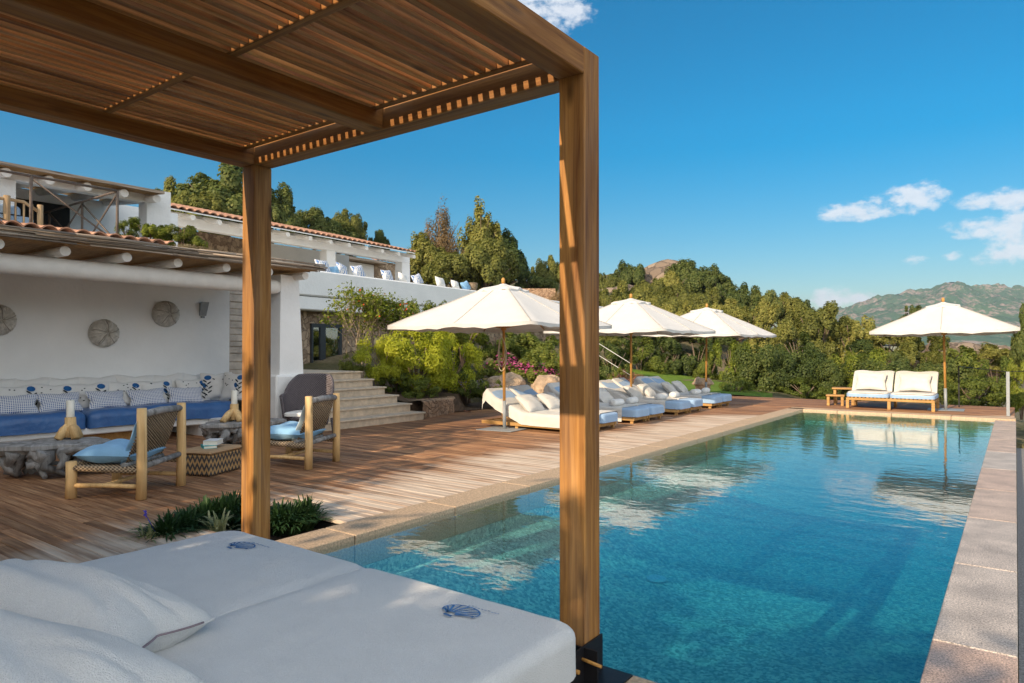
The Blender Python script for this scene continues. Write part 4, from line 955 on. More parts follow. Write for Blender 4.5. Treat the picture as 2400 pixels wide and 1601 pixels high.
# ------------------------------------------------------------------ house with reed-roofed balcony, far left
XB = -15.4
bh = thing('balcony_house', 'white house with a reed roofed balcony on the slope at the far left', 'house', (XB, 4, 3))
def pX(u, v, x=XB): return onX(u, v, x)
e0, e1 = pX(0, 379, -14.7), pX(386, 447, -14.7)
zr = (e0.z + e1.z) / 2
mb = MB(); mb.add([(-14.7, -3, zr - .06), (-14.7, e1.y, zr - .06), (-18, e1.y, zr + .25), (-18, -3, zr + .25), (-14.7, -3, zr), (-14.7, e1.y, zr), (-18, e1.y, zr + .31), (-18, -3, zr + .31)], [(3, 2, 1, 0), (4, 5, 6, 7), (0, 1, 5, 4), (1, 2, 6, 5), (3, 0, 4, 7)])
wp('reed_roof', mb, M['reed'], bh)
mb = MB(); mb.add([(-14.72, -3, zr - .064), (-14.72, e1.y - .02, zr - .064), (-18, e1.y - .02, zr + .244), (-18, -3, zr + .244)], [(3, 2, 1, 0)]); wp('reed_ceiling', mb, M['reedceil'], bh)
for (u, v) in [(-110, 378), (15.7, 392), (117, 410), (206, 425), (292, 441), (368, 454)]:
    p = pX(u, v, -14.85); mb = MB(); logx(mb, -17.5, -14.85, p.y, zr - .155, .085, 12)
    mb.v = [(x, y, z + (-14.85 - x) * .094) for x, y, z in mb.v]; wp('rafter', mb, M['whitewood'], bh)
bt, bb = pX(180, 417), pX(180, 437)
zt = pX(150, 413).z; zb_ = zt - .28
mb = MB(); mb.bbox(XB - .12, XB + .13, -3, pX(334, 470).y + .02, zb_, zt, .02); wp('beam', mb, M['plaster'], bh)
y1 = pX(334, 470).y
mb = MB(); mb.box(XB - .22, XB + .16, y1 + .021, y1 + .021 + .52, 1.5, zt + .03); wp('column', mb, M['plaster'], bh)
yl = pX(30, 440).y
mb = MB(); mb.box(XB - .5, XB + .16, yl - .8, yl, 1.5, zt - .29); wp('column', mb, M['plaster'], bh)
mb = MB(); mb.box(-17.6, -17.3, -3, 9, 1.5, zt - .0); wp('wall', mb, M['plaster'], bh)
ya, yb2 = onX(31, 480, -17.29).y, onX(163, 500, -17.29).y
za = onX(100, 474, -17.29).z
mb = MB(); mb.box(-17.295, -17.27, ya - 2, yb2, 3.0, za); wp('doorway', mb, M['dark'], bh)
mb = MB(); mb.box(-18.0, -13.6, -3, 6.1, 3.15, 3.42); wp('floor', mb, M['plaster'], bh)
bl = onX(120, 505, -17.2)
mb = MB(); mb.box(-16.9, -16.3, ya - .5, ya + 2.2, 3.425, 3.9); tag(mb.build('blue_sofa', M['denim']), 'blue cushioned sofa inside the balcony doorway', 'sofa')
rl = thing('balcony_railing', 'grey iron balcony railing with crossed braces above the tiled eave', 'railing', (-13.7, 5.9, 3.4))
RZ, RX, RY = 4.40, -13.7, 5.96
def bar(name, a, b, r=.022):
    mb = MB(); mb.tube([a, b], r, 8); wp(name, mb, M['rusty'], rl)
bar('top_rail', (RX, -3, RZ), (RX, RY, RZ)); bar('top_rail', (RX, RY, RZ), (-18.2, RY, RZ))
yp = onX(73, 420, RX).y
for yy in (yp - 2.3, yp, RY): bar('post', (RX, yy, 3.3), (RX, yy, RZ), .026)
for xx in (-15.25, -16.9): bar('post', (xx, RY, 3.3), (xx, RY, RZ), .024)
for a, b in (((RX, yp, RZ - .04), (RX, RY, 3.42)), ((RX, yp - 2.3, RZ - .04), (RX, yp, 3.42)), ((RX, RY, RZ - .04), (-15.25, RY, 3.42)), ((-15.25, RY, RZ - .04), (-16.9, RY, 3.42)), ((RX, RY, 3.42), (-15.25, RY, RZ - .04)), ((-15.25, RY, 3.42), (-16.9, RY, RZ - .04))):
    bar('brace', a, b, .016)
bc = thing('balcony_chair', 'bamboo armchair with blue cushions on the far left balcony', 'chair', (-14.35, 3.55, 3.42))
p0, p1, p2 = onX(16, 500, -14.2), onX(94, 510, -14.2), onX(50, 475, -14.2)
mb = MB(); zc = onX(16, 461, -14.2).z
mb.tube([(-14.2, p0.y, 3.43), (-14.2, p0.y, zc + .02)], .055, 10); wp('post', mb, M['logdark'], bc)
mb = MB(); mb.tube([(-14.2, p1.y, 3.43), (-14.2, p1.y, zc - .06)], .05, 10); wp('post', mb, M['logdark'], bc)
mb = MB(); yy0, yy1 = p0.y, p1.y
mb.tube([(-14.2, yy0 - .5, zc - .06), (-14.2, yy0, zc - .04), (-14.2, (yy0 + yy1) / 2, zc - .05), (-14.2, yy1, zc - .2)], .03, 8); wp('arm_rail', mb, M['logdark'], bc)
mb = MB()
for k in range(6):
    y = yy0 - .25 + (yy1 - yy0 + .25) * k / 6; mb.tube([(-14.2, y, 3.5), (-14.2, y, zc - .07)], .018, 6)
wp('spindle', mb, M['logdark'], bc)
mb = MB(); softbox(mb, -15.0, -14.26, yy0 - .5, yy1 - .05, 3.62, 3.78, .05, None, 8); softbox(mb, -14.95, -14.26, yy0 - .35, yy0 + .25, 3.79, zc - .12, .06, None, 8); wp('cushion', mb, M['bluepad'], bc)

# ------------------------------------------------------------------ upper house with long tiled veranda and terrace parapet (turned 4.4 degrees)
UO = Vector((-16.9, 12.4, 0)); UA = Vector((-.0767, .997, 0)); UB = Vector((-.997, -.0767, 0))
UM = Matrix(((-UB.x, UA.x, 0, UO.x), (-UB.y, UA.y, 0, UO.y), (0, 0, 1, 0), (0, 0, 0, 1)))   # local x towards the pool, y along the front
def onU(u, v, s):                                          # sight line met with the plane s metres behind the parapet -> (t, z)
    r = Vector(ray(u, v)); o = Vector((0, 0, HCAM)); n = UB
    t = ((UO + UB * s - o).dot(n)) / r.dot(n); p = o + r * t
    return (p - UO).dot(UA), p.z
uh = thing('upper_house', 'long white upper house with tiled veranda roof above the parapet', 'house', UO)
uh.matrix_world = UM
def up(name, mb, mat): return mb.build(name, mat, uh)
pt = thing('terrace_parapet', 'tall smooth white terrace wall above the stone wall with glass door', 'wall', UO); pt.matrix_world = UM
zt = onU(732, 632.3, 0)[1]; zl = onU(705, 693, 0)[1]; zb2 = onU(702, 724.6, 0)[1]
mb = MB(); mb.bbox(-.45, 0, -9, 22.5, zl + .02, zt, .04); mb.build('parapet', M['plaster'], pt)
mb = MB(); mb.bbox(-3.4, -.05, -9, 22.3, zb2, zl - .0, .03); mb.build('floor_slab', M['plaster'], pt)
mb = MB(); mb.box(-.9, -.6, -9, 22, -.5, zb2 - .004); mb.build('stone_wall', M['rubble'], pt)
# glass door in the stone wall
d0, d1 = onU(729, 800, .55)[0], onU(800, 800, .55)[0]; dz = onU(731, 758, .55)[1]
dr = thing('glass_door', 'dark framed double glass door with teal curtain at the top of the stairs', 'door', (0, 0, 0)); dr.matrix_world = UM
mb = MB()
mid = onU(762, 800, .55)[0]; 
for a, b in ((d0, d0 + .07), (onU(750, 800, .55)[0], mid), (d1 - .1, d1)): mb.box(-.60, -.52, a, b, .2, dz)
mb.box(-.601, -.519, d0, d1, dz - .12, dz + .0)
mb.build('frame', M['frame'], dr)
mb = MB(); mb.box(-.575, -.565, d0 + .071, d1 - .101, .2, dz - .121); mb.build('pane', M['glass'], dr)
c0, c1_ = onU(779, 800, .6)[0], onU(793, 800, .6)[0]
mb = MB(); mb.grid(24, 2, lambda i, j: (-.585 + .01 * math.sin(i * 22), c0 + (c1_ - c0) * i, .2 + (dz - .34) * j)); mb.build('curtain', M['teal'], dr)
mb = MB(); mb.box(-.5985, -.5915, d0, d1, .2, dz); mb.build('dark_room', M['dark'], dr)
hz = onU(757, 845, .5)[1]
mb = MB(); mb.tube([(-.52, mid - .05, hz), (-.47, mid - .05, hz), (-.47, mid - .18, hz)], .014, 6); mb.build('handle', M['blackmetal'], dr)
# veranda
S = 4.0
zr = onU(975, 590, S - 1.0)[1]; t1 = onU(976, 590, S - 1.0)[0]; t0 = onU(398, 487, S - 1.0)[0]
zr2 = onU(398, 487, S - 1.0)[1]; zr = (zr + zr2) / 2
mb = MB(); tiles(mb, t0, t1, .26, (-(S - 1.0), zr), .24, 4.2, .075); up('tile_roof', mb, M['terra'])
mb = MB(); mb.add([(-(S - .96), t0, zr - .06), (-(S - .96), t1 - .03, zr - .06), (-S - 3.2, t1 - .03, zr + .95), (-S - 3.2, t0, zr + .95), (-(S - .96), t0, zr - .022), (-(S - .96), t1 - .03, zr - .022), (-S - 3.2, t1 - .03, zr + .988), (-S - 3.2, t0, zr + .988)],
                  [(3, 2, 1, 0), (4, 5, 6, 7), (0, 1, 5, 4), (1, 2, 6, 5), (3, 0, 4, 7)]); up('eaves', mb, M['plaster'])
for (u, v) in [(455, 510), (517, 520), (574, 530), (632, 540), (677, 547), (730, 555), (778, 562), (821, 570), (862, 576), (899, 581), (937, 587), (973, 592)]:
    t_ = onU(u, v, S - .9)[0]; mb = MB(); logx(mb, -S - .6, -(S - .86), t_, zr - .165, .085, 10)
    mb.v = [(x, y, z + (-(S - .86) - x) * .2) for x, y, z in mb.v]; up('rafter', mb, M['whitewood'])
bt_ = onU(700, 556, S)[1]; bb_ = onU(700, 577, S)[1]; te = onU(955, 600, S)[0]
mb = MB(); mb.bbox(-S - .15, -S + .15, t0, te, bb_, bt_, .02); up('beam', mb, M['plaster'])
for u0, u1 in ((757, 782), (934, 956)):
    a, b = onU(u0, 620, S)[0], onU(u1, 620, S)[0]; mb = MB(); taper(mb, -S - .28, -S + .2, a, b, 2.0, bb_ - .001, .05); up('column', mb, M['plaster'])
ta, tb = onU(640, 600, S + 2.6)[0], onU(818, 600, S + 2.6)[0]
mb = MB(); mb.box(-S - 2.9, -S - 2.6, ta - .5, tb, 1.5, bt_ + .1); up('wall', mb, M['plaster'])
mb = MB(); mb.box(-S - 2.9, -S - 2.6, t0 - 2, ta - .51, 1.5, bt_ + .1); up('stone_wall', mb, M['rubble'])
w0, w1 = onU(690, 600, S + 2.58)[0], onU(752, 600, S + 2.58)[0]; wz = onU(690, 611, S + 2.58)[1]
mb = MB(); mb.box(-S - 2.598, -S - 2.56, w0, w1, 2.0, wz); f = up('window', mb, M['frame'])
mb = MB(); n_ = 3
for k in range(n_):
    a = w0 + (w1 - w0) * k / n_; mb.box(-S - 2.559, -S - 2.553, a + .08, a + (w1 - w0) / n_ - .06, 2.05, wz - .12)
g_ = mb.build('pane', M['glass'], f)
p_ = onU(668, 616, S + 2.5)
mb = MB(); mb.tube([(-S - 2.53, p_[0], p_[1] - .15), (-S - 2.53, p_[0], p_[1] + .15)], .06, 8); mb.tube([(-S - 2.58, p_[0], p_[1]), (-S - 2.53, p_[0], p_[1])], .03, 6); up('wall_lantern', mb, M['terra'])
# small annexe seen through the veranda
an = thing('annexe', 'small white and stone annexe with tiled roof seen through the veranda', 'house', UO); an.matrix_world = UM
a0, a1, a2, a3 = (onU(u, 620, S + 6)[0] for u in (800, 878, 876, 945)); az_ = onU(880, 607, S + 6)[1]
mb = MB(); mb.box(-S - 6.5, -S - 6, a0 - 1, a1, 1.5, az_ - .35); mb.build('wall', M['plaster'], an)
mb = MB(); mb.box(-S - 6.4, -S - 5.9, a2 + .02, a3 + 1, 1.5, az_ - .1); mb.build('stone_wall', M['rubble'], an)
mb = MB(); tiles(mb, a2, a3 + 1, .26, (-S - 5.8, az_ - .08), .3, 2, .07); mb.build('tile_roof', M['terra'], an)
mb = MB(); mb.box(-S - 6.8, -S - 5.4, a0 - 1, a1 + .3, az_ - .3, az_ - .18); mb.build('reed_roof', M['reed'], an)
# cushions along the parapet
CL = [(755, 621, .62, 'ikat', 'large blue ikat cushion on the parapet, leftmost of all'), (783, 634, .38, 'denim', 'small plain blue cushion on the parapet between two larger ones'), (800, 630, .56, 'ikat', 'ikat cushion on the parapet right of the first column'), (838, 633, .60, 'ikat', 'tilted striped cushion on the parapet before the annexe'),
      (906, 645, .58, 'ikat', 'lone pale blue cushion on the parapet before the stone annexe'), (943, 657, .50, 'cotton', 'whitish cushion on the parapet at the right veranda column'), (977, 656, .58, 'ikat', 'bold striped cushion on the parapet just past the veranda'), (1031, 664, .60, 'cotton', 'pale cushion on the parapet below the brownish tree'),
      (1066, 673, .52, 'cotton', 'flat pale cushion on the parapet left of the blue one'), (1090, 671, .56, 'denim', 'plain blue cushion on the parapet, rightmost of all')]
for k, (u, v, wd, mt, lab) in enumerate(CL):
    t_, z_ = onU(u, v, .3)
    wd *= .86; o = pillow_mesh(wd, wd * .8, .2, k + 20, 14, .08, .004).build('cushion', M[mt])
    o.matrix_world = UM @ Matrix.Translation((-.28, t_, zt + wd * .36)) @ Matrix.Rotation(R(16 * math.sin(k * 2.3)), 4, 'X') @ Matrix.Rotation(R(68), 4, 'Y') @ Matrix.Rotation(R(90), 4, 'Z')
    tag(o, lab, 'cushion', 'cushions on the terrace parapet')
t_, z_ = onU(1106, 676, .3)
bk = thing('basket', 'straw basket at the right end of the parapet cushions', 'basket'); bk.matrix_world = UM @ Matrix.Translation((-.3, t_, zt))
mb = MB(); mb.lathe([(.16, 0.002), (.22, .12), (.24, .3), (.22, .31), (.2, .12), (.1, .02)], (0, 0, 0), 18); mb.build('bowl', M['cane'], bk)
mb = MB(); mb.lathe([(.23, .29), (.255, .31), (.23, .33), (.21, .31)], (0, 0, 0), 18); mb.build('rim', M['cane'], bk)
# stone garden wall past the parapet
a, b = onD(1205, 700, 37), onD(1302, 700, 37); zt2 = onD(1250, 676, 37).z
dv = (b - a).normalized()
mb = MB(); n2_ = Vector((-dv.y, dv.x, 0)) * .5
vs = [Vector((p.x, p.y, z)) + o_ for z in (1.5, zt2) for p, o_ in ((a, Vector()), (b, Vector()), (b, n2_), (a, n2_))]
mb.add(vs, [(0, 1, 5, 4), (1, 2, 6, 5), (2, 3, 7, 6), (3, 0, 4, 7), (4, 5, 6, 7)]); tag(mb.build('stone_wall', M['rubble2']), 'pale rubble garden wall behind the nearest parasol canopy', 'wall')
M['tape'] = simple('canopy_tape', (.47, .43, .38), .9)
# ------------------------------------------------------------------ parasols
def parasol(c, label, S=1.42, zr=1.79, rope=False, rz=0, seed=0, top=2.66):
    t = thing('parasol', label, 'parasol', c, rz, 'square off-white parasols round the pool')
    zv = top - .23; sv = .29; rg = rnd(seed)
    t.rotation_euler = (R(.9 * math.sin(seed * 3.1)), R(.9 * math.cos(seed * 2.3)), R(3.5 * math.sin(seed * 1.7)))
    mb = MB(); mb.tube([(0, 0, .45), (0, 0, 1.4), (0, 0, top - .08)], [.026, .025, .022], 12); mb.build('pole', M['pole'], t)
    mb = MB(); mb.tube([(0, 0, .012), (0, 0, .50)], .031, 12); mb.build('socket', M['steel'], t)
    mb = MB(); mb.bbox(-.36, .36, -.36, .36, .003, .014, .003); mb.build('base_plate', M['steel'], t)
    mb = MB(); mb.lathe([(.02, top - .10), (.036, top - .085), (.03, top - .06), (.036, top - .035), (.02, top - .01), (.004, top)], (0, 0, 0), 14); mb.build('finial', M['pole'], t)
    # canopy: eight panels, ribs to corners and edge middles, cloth sagging between ribs
    n = 48; m_ = 14
    def canopy(a, s, off=0):
        c_, s_ = math.cos(a), math.sin(a); k = 1 / max(abs(c_), abs(s_))
        r0, r1 = sv * .85, S
        rr = (r0 + (r1 - r0) * s) * k
        z = zv + .02 + (zr - zv) * s
        ph = (a / (math.pi / 4)) % 1
        sag = .035 * math.sin(math.pi * ph) * s * (1 - .25 * s)
        rr *= 1 - .025 * math.sin(math.pi * ph) * s
        z += .035 * (1 - abs(math.cos(2 * a))) * 0 - sag + .006 * math.sin(9 * s + seed) * math.sin(5 * a + seed)
        return Vector((rr * c_, rr * s_, z + off))
    mb = MB(); mb.grid(n + 1, m_, lambda i, j: canopy(2 * math.pi * i + .0001, j))
    cn = mb.build('canopy', M['canvas'], t)
    mb = MB(); mb.grid(n + 1, 3, lambda i, j: canopy(2 * math.pi * i, 1) + Vector((0, 0, -.055 * j - .012 * j * math.sin(40 * math.pi * i)))); mb.build('valance', M['canvas'], cn)
    mb = MB()
    for k in range(8): mb.tube([canopy(k * math.pi / 4, j / 10, .004) for j in range(11)], .007, 5)
    mb.build('seam_tape', M['tape'], cn)
    mb = MB()
    def vent(a, s):
        c_, s_ = math.cos(a), math.sin(a); k = 1 / max(abs(c_), abs(s_))
        return Vector((c_, s_, 0)) * (.03 + (sv + .04 - .03) * s) * k + Vector((0, 0, top - .11 - .11 * s ** .8 + .022 * s * math.sin(6 * a + seed) + .012 * s * math.sin(11 * a)))
    mb.grid(n + 1, 8, lambda i, j: vent(2 * math.pi * i, j))
    mb.grid(n + 1, 3, lambda i, j: vent(2 * math.pi * i, 1) + Vector((0, 0, -.05 * j)))
    mb.build('vent_cap', M['canvas'], t)
    for k in range(8):
        a = k * math.pi / 4; p0 = canopy(a, .02, -.05); p1 = canopy(a, .985, -.035)
        mb = MB(); mb.tube([p0, p1], .011, 6); rb = mb.build('rib', M['pole'], t)
        mb = MB(); q = canopy(a, .55, -.055); mb.tube([Vector((.03 * math.cos(a), .03 * math.sin(a), zr - .02)), q], .009, 6); mb.build('strut', M['pole'], rb)
    mb = MB(); mb.lathe([(.03, 0), (.05, .01), (.05, .06), (.03, .07)], (0, 0, zr - .06), 12); mb.build('runner', M['pole'], t)
    if rope:
        for rx, rz_ in ((.085, .26), (.06, .22), (.10, .30)):
            mb = MB(); mb.tube([(rx * math.sin(a) * (.6 + .4 * abs(math.sin(a / 2))) - .02, -.034 - .012 * math.cos(a * 2), 1.62 - rz_ + rz_ * math.cos(a)) for a in [2 * math.pi * k / 26 for k in range(27)]], .0055, 5, cap=False)
            mb.build('rope', simple('cotton_rope', (.62, .55, .42), .9), t)
    return t
parasol((-7.21, 9.56, 0), 'off-white parasol nearest the stairs, a coil of rope on its pole', rope=True, seed=1)
parasol((-6.98, 14.0, 0), 'off-white parasol behind the thick pergola post, second along the pool', seed=2)
parasol((-6.86, 18.3, 0), 'off-white parasol third along the pool side, beside the small boulder', seed=3)
parasol((-1.30, 18.62, 0), 'off-white parasol at the far pool end beside the double sofa', S=1.37, seed=4, top=2.6)

# ------------------------------------------------------------------ sun loungers in pairs
XF = -5.70; LW = .62
def sheet(t, prof, w, mat, name, drop, seed, x_end):
    # cloth over the mattress: follows its profile (x, z), folds down both sides
    mb = MB(); n = len(prof)
    def fn(i, j):
        f = j * (n - 1); k = min(int(f), n - 2); a, b = prof[k], prof[k + 1]; q = f - k
        x, z = a[0] + (b[0] - a[0]) * q, a[1] + (b[1] - a[1]) * q
        s = (i - .5) * 2; W = w / 2 + .012
        ws = abs(s) * (w / 2 + drop)
        fold = .014 * math.sin(x * 17 + seed * 2 + 3 * s) + .012 * mnoise.noise(Vector((x * 5, s * 3, seed)))
        if ws < W - .03: return Vector((x, math.copysign(ws, s), z + .008 + .25 * fold))
        d = ws - (W - .03); yy = W - .03 + min(d, .03) * .9 + .012 * (d > .03) + (abs(fold) * min(1, d / .1))
        zz = max(.03, z + .008 - max(0, d - .015))
        return Vector((x, math.copysign(yy, s), zz))
    mb.grid(41, 44, fn); return mb.build(name, mat, t)
def lounger(y, label, seed, head=.70, sheet_to=.34, bare=False):
    t = thing('sun_lounger', label, 'sun lounger', (XF, y, 0), 0, 'sun loungers in pairs on the deck')
    h = LW / 2
    mb = MB(); mb.bbox(-2.12, -.06, -h, -h + .045, .055, .115, .005); mb.bbox(-2.12, -.06, h - .045, h, .055, .115, .005); mb.bbox(-.10, -.06, -h + .045, h - .045, .056, .114, .004); mb.bbox(-2.12, -2.08, -h + .045, h - .045, .056, .114, .004)
    for k in range(15): mb.box(-1.98 + k * .13, -1.90 + k * .13, -h + .0455, h - .0455, .09, .112)
    mb.build('frame', M['teakf'], t)
    for x in (-.12, -1.35):
        for s in (-1, 1):
            mb = MB(); mb.box(x - .03, x + .03, s * (h - .045) - .02, s * (h - .045) + .02, 0.002, .056); mb.build('leg', M['teakf'], t)
    mb = MB(); mb.tube([(-1.66, -h + .1, .11), (-1.80, -h + .1, head * .62)], .014, 6); mb.tube([(-1.66, h - .1, .11), (-1.80, h - .1, head * .62)], .014, 6); mb.build('back_strut', M['teakf'], t)
    hx, hz, zt, th = -1.32, .27, .285, .15
    bx, bz = -1.98, head - .02
    mb = MB(); softbox(mb, -1.36, 0, -h, h, .125, zt, .045, None, 12); mb.build('seat_mattress', M['bluepad'], t)
    mb = MB(); L_ = math.hypot(bx - hx, bz - hz); ang = math.atan2(bz - hz, -(bx - hx))
    softbox(mb, -L_, .03, -h, h, -.14, 0, .045, None, 12)
    rot = Matrix.Translation((hx, 0, hz + .01)) @ Matrix.Rotation(ang, 4, 'Y'); mb.v = [tuple(rot @ Vector(p)) for p in mb.v]
    mb.build('back_mattress', M['bluepad'], t)
    prof = [(bx - .10, bz - .16), (bx - .085, bz - .05), (bx - .02, bz + .022), (bx + .2, bz - .13), (hx - .1, hz + .12), (hx + .1, hz + .03), (hx + .4, zt + .004), (-sheet_to, zt + .004)]
    sheet(t, prof, LW, M['sheet'], 'towelling_cover', .21 + .03 * (seed % 3), seed, 0)
    return t
pairs = [('the pair nearest the stairs', 9.98, 'nearest', .05), ('the pair half hidden by the pergola post', 11.97, 'second', .30), ('the third pair along the pool', 14.05, 'third', .34), ('the pair nearest the small boulder', 16.05, 'farthest', .30)]
for k, (pn, y0, od, st_) in enumerate(pairs):
    for j in (0, 1):
        y = y0 + j * (.68 if k != 2 else .72); who = ('near' if j == 0 else 'far') + ' lounger of ' + pn
        lounger(y, 'white covered sun lounger, ' + who, k * 2 + j, .68 + .02 * ((k + j) % 2), st_)
        o = pillow_mesh(.50, .42, .19, k * 3 + j, 18, .05, .006).build('pillow', M['sheet'])
        o.matrix_world = Matrix.Translation((XF - 1.27, y + .02, .435)) @ Matrix.Rotation(R(4 * (k - j)), 4, 'Z') @ Matrix.Rotation(R(40), 4, 'Y') @ Matrix.Rotation(R(90), 4, 'Z')
        tag(o, 'white pillow propped on the ' + who, 'pillow', 'white pillows on the sun loungers')
        if k == 0: continue
        mb = MB(); xr = XF - .58
        for q in range(2):
            mb.lathe([(.0, -.17), (.06, -.168), (.068, -.12), (.068, .12), (.06, .168), (.0, .17)], (0, 0, 0), 14, ax=1.25)
            break
        rot = Matrix.Rotation(R(90), 4, 'X') @ Matrix.Rotation(R(0), 4, 'Z')
        o = mb.build('rolled_towel', M['towel']); o.matrix_world = Matrix.Translation((xr, y, .362)) @ Matrix.Rotation(R(12 * (j - .5)), 4, 'Z') @ rot
        tag(o, 'rolled towel on the ' + who, 'towel', 'rolled towels on the sun loungers')

# ------------------------------------------------------------------ double sofa, stools, railing at the far pool end
sf = thing('double_sofa', 'double teak sofa lounger with white cover and two big cushions at the far pool end', 'sofa', (-2.35, 18.2, 0))
x0, x1, yf = -3.25, -1.45, 17.80
mb = MB(); mb.bbox(x0, x1, yf, yf + .05, .20, .255, .005); mb.bbox(x0, x0 + .05, yf + .05, yf + 1.1, .20, .255, .005); mb.bbox(x1 - .05, x1, yf + .05, yf + 1.1, .20, .255, .005); mb.bbox(x0 + .05, x1 - .05, yf + 1.05, yf + 1.1, .20, .255, .005)
wp('frame', mb, M['teakf'], sf)
for x in (x0 + .03, (x0 + x1) / 2, x1 - .03):
    for y in (yf + .025, yf + 1.07):
        mb = MB(); mb.box(x - .032, x + .032, y - .03, y + .03, .003, .2); wp('leg', mb, M['teakf'], sf)
mb = MB()
for k in range(22):
    x = x0 + .03 + k * (x1 - x0 - .1) / 21; mb.box(x, x + .045, yf - .012, yf + 1.08, .257, .278)
wp('slats', mb, M['teakf'], sf)
for a, b in ((x0 + .0, (x0 + x1) / 2 - .008), ((x0 + x1) / 2 + .008, x1)):
    mb = MB(); softbox(mb, a, b, yf - .02, yf + 1.05, .28, .372, .035, None, 12); wp('seat_pad', mb, M['bluepad'], sf)
    mb = MB(); softbox(mb, a + .02, b - .02, yf - .015, yf + .80, .355, .40, .03, wrinkle(.004, 5, a), 12); wp('cover', mb, M['sheet'], sf)
    def bk_(i, j):
        e = (max(0, 1 - (2 * i - 1) ** 2)) ** .25
        y = yf + .66 + .30 * j + .12 * (j ** 3); z = .40 + .50 * j - .16 * max(0, j - .82) ** 1.0 - .02 * (1 - e)
        return Vector((a + .01 + (b - a - .02) * i, y + .015 * math.sin(i * 17 + j * 4), z + .012 * math.sin(i * 9)))
    mb = MB(); mb.grid(24, 18, bk_); mb.grid(24, 18, lambda i, j: bk_(i, j) + Vector((0, .13, -.04)), flip=True)
    for s_ in (0, 1): mb.grid(2, 18, lambda i, j: bk_(s_, j) + Vector((0, .13, -.04)) * i)
    mb.grid(24, 2, lambda i, j: bk_(i, 1) + Vector((0, .13, -.04)) * j)
    wp('back_cover', mb, M['sheet'], sf)
for x, lab in ((-2.82, 'left of two big off-white cushions on the double sofa'), (-1.90, 'right of two big off-white cushions on the double sofa')):
    o = pillow_mesh(.66, .46, .2, int(x * 10), 20, .05, .006).build('cushion', M['sheet'])
    o.matrix_world = Matrix.Translation((x, yf + .66, .63)) @ Matrix.Rotation(R(62), 4, 'X'); tag(o, lab, 'cushion', 'big cushions on the double sofa')
def stool(c, h, w, lab, rz):
    t = thing('side_stool', lab, 'stool', c, rz, 'small teak stools beside the double sofa')
    mb = MB(); mb.bbox(-w, w, -w * .8, w * .8, h - .04, h, .006); mb.build('seat', M['teakf'], t)
    for sx_ in (-1, 1):
        for sy_ in (-1, 1):
            mb = MB(); mb.box(sx_ * w * .75 - .03, sx_ * w * .75 + .03, sy_ * w * .55 - .03, sy_ * w * .55 + .03, .002, h - .041); mb.build('leg', M['teakf'], t)
stool((-3.50, 18.95, 0), .43, .27, 'taller small teak stool partly behind the double sofa', .1)
stool((-3.62, 18.50, 0), .27, .21, 'lower small teak stool in front of the taller one', .15)
rl = thing('glass_railing', 'thin dark metal railing with a grey end post at the right end of the deck', 'railing', (-.2, 18.6, 0))
mb = MB(); mb.bbox(-.16, -.10, 17.60, 17.66, .003, .93, .004); wp('post', mb, M['steel'], rl)
mb = MB(); mb.box(-1.12, -1.09, 19.7, 19.73, .003, 1.0); wp('post', mb, M['blackmetal'], rl)
mb = MB(); mb.tube([(-.13, 17.63, .925), (-1.1, 19.71, .985)], .011, 6); mb.tube([(-.13, 17.63, .925), (.6, 19.9, .93)], .008, 6); wp('hand_rail', mb, M['blackmetal'], rl)
for k in range(1, 4):
    mb = MB(); z = .93 * k / 4; mb.tube([(-.13, 17.63, z), (-1.1, 19.71, z)], .003, 4); wp('wire', mb, M['blackmetal'], rl)
# handrail in the shrubs behind the post
hr = thing('garden_handrail', 'thin pale sloping handrail among the shrubs right of the pergola post', 'handrail', onD(1430, 850, 24))
mb = MB()
for dv in (0, 28):
    mb.tube([onD(1395, 800 + dv, 24), onD(1478, 852 + dv, 23)], .012, 6)
mb.tube([onD(1478, 850, 23), onD(1478, 905, 23)], .014, 6); wp('rail', mb, simple('pale_metal', (.62, .60, .56), .5), hr)
# boulders
def boulder(c, r, label, seed, sq=.7, el=1.0, cap=False, mat='boulder'):
    mb = MB()
    def fn(i, j):
        a, b = 2 * math.pi * i, math.pi * (j - .5)
        d = Vector((math.cos(a) * math.cos(b) * el, math.sin(a) * math.cos(b), math.sin(b)))
        k = 1 + .28 * mnoise.noise(d * 1.3 + Vector((seed, 0, 0))) + .10 * mnoise.noise(d * 4 + Vector((0, seed, 0))) + .03 * mnoise.noise(d * 12)
        q = d * r * k; q.z *= sq
        if cap and q.z < r * .2: q.x *= .62; q.y *= .62
        return q
    mb.grid(44, 26, fn)
    o = mb.build('boulder', M[mat]); o.location = c; return tag(o, label, 'boulder')
p = onD(1186, 915, 17.5); boulder((p.x, p.y, .36), .53, 'large rounded granite boulder behind the nearest loungers, left of two', 3, .78, 1.15)
p = onD(1283, 918, 17.5); boulder((p.x, p.y, .34), .47, 'rounded granite boulder tight against the left side of the thick pergola post', 8, .8, 1.0)
p = onD(1345, 925, 17.3); boulder((p.x, p.y, .25), .34, 'small granite boulder at the foot of the bougainvillea, hidden by the post', 5, .8, 1.0)
p = onZ(1646, 922, .02); boulder((p.x, p.y, .22), .34, 'small mushroom shaped boulder on the lawn beside the third parasol pole', 12, .85, 1.1, True)
p = onZ(1096, 968, 0)
mb = MB(); mb.grid(12, 6, lambda i, j: Vector(((i - .5) * .16, (j - .5) * .09 * math.sin(math.pi * min(1, i + .08)), .012 + .05 * abs(j - .5) + .03 * (i - .5) ** 2 * 4)))
o = mb.build('dry_leaf', L['rust']); o.location = (p.x, p.y, 0); o.rotation_euler = (0, 0, .5); tag(o, 'curled brown dry leaf lying on the deck before the planter wall', 'leaf')
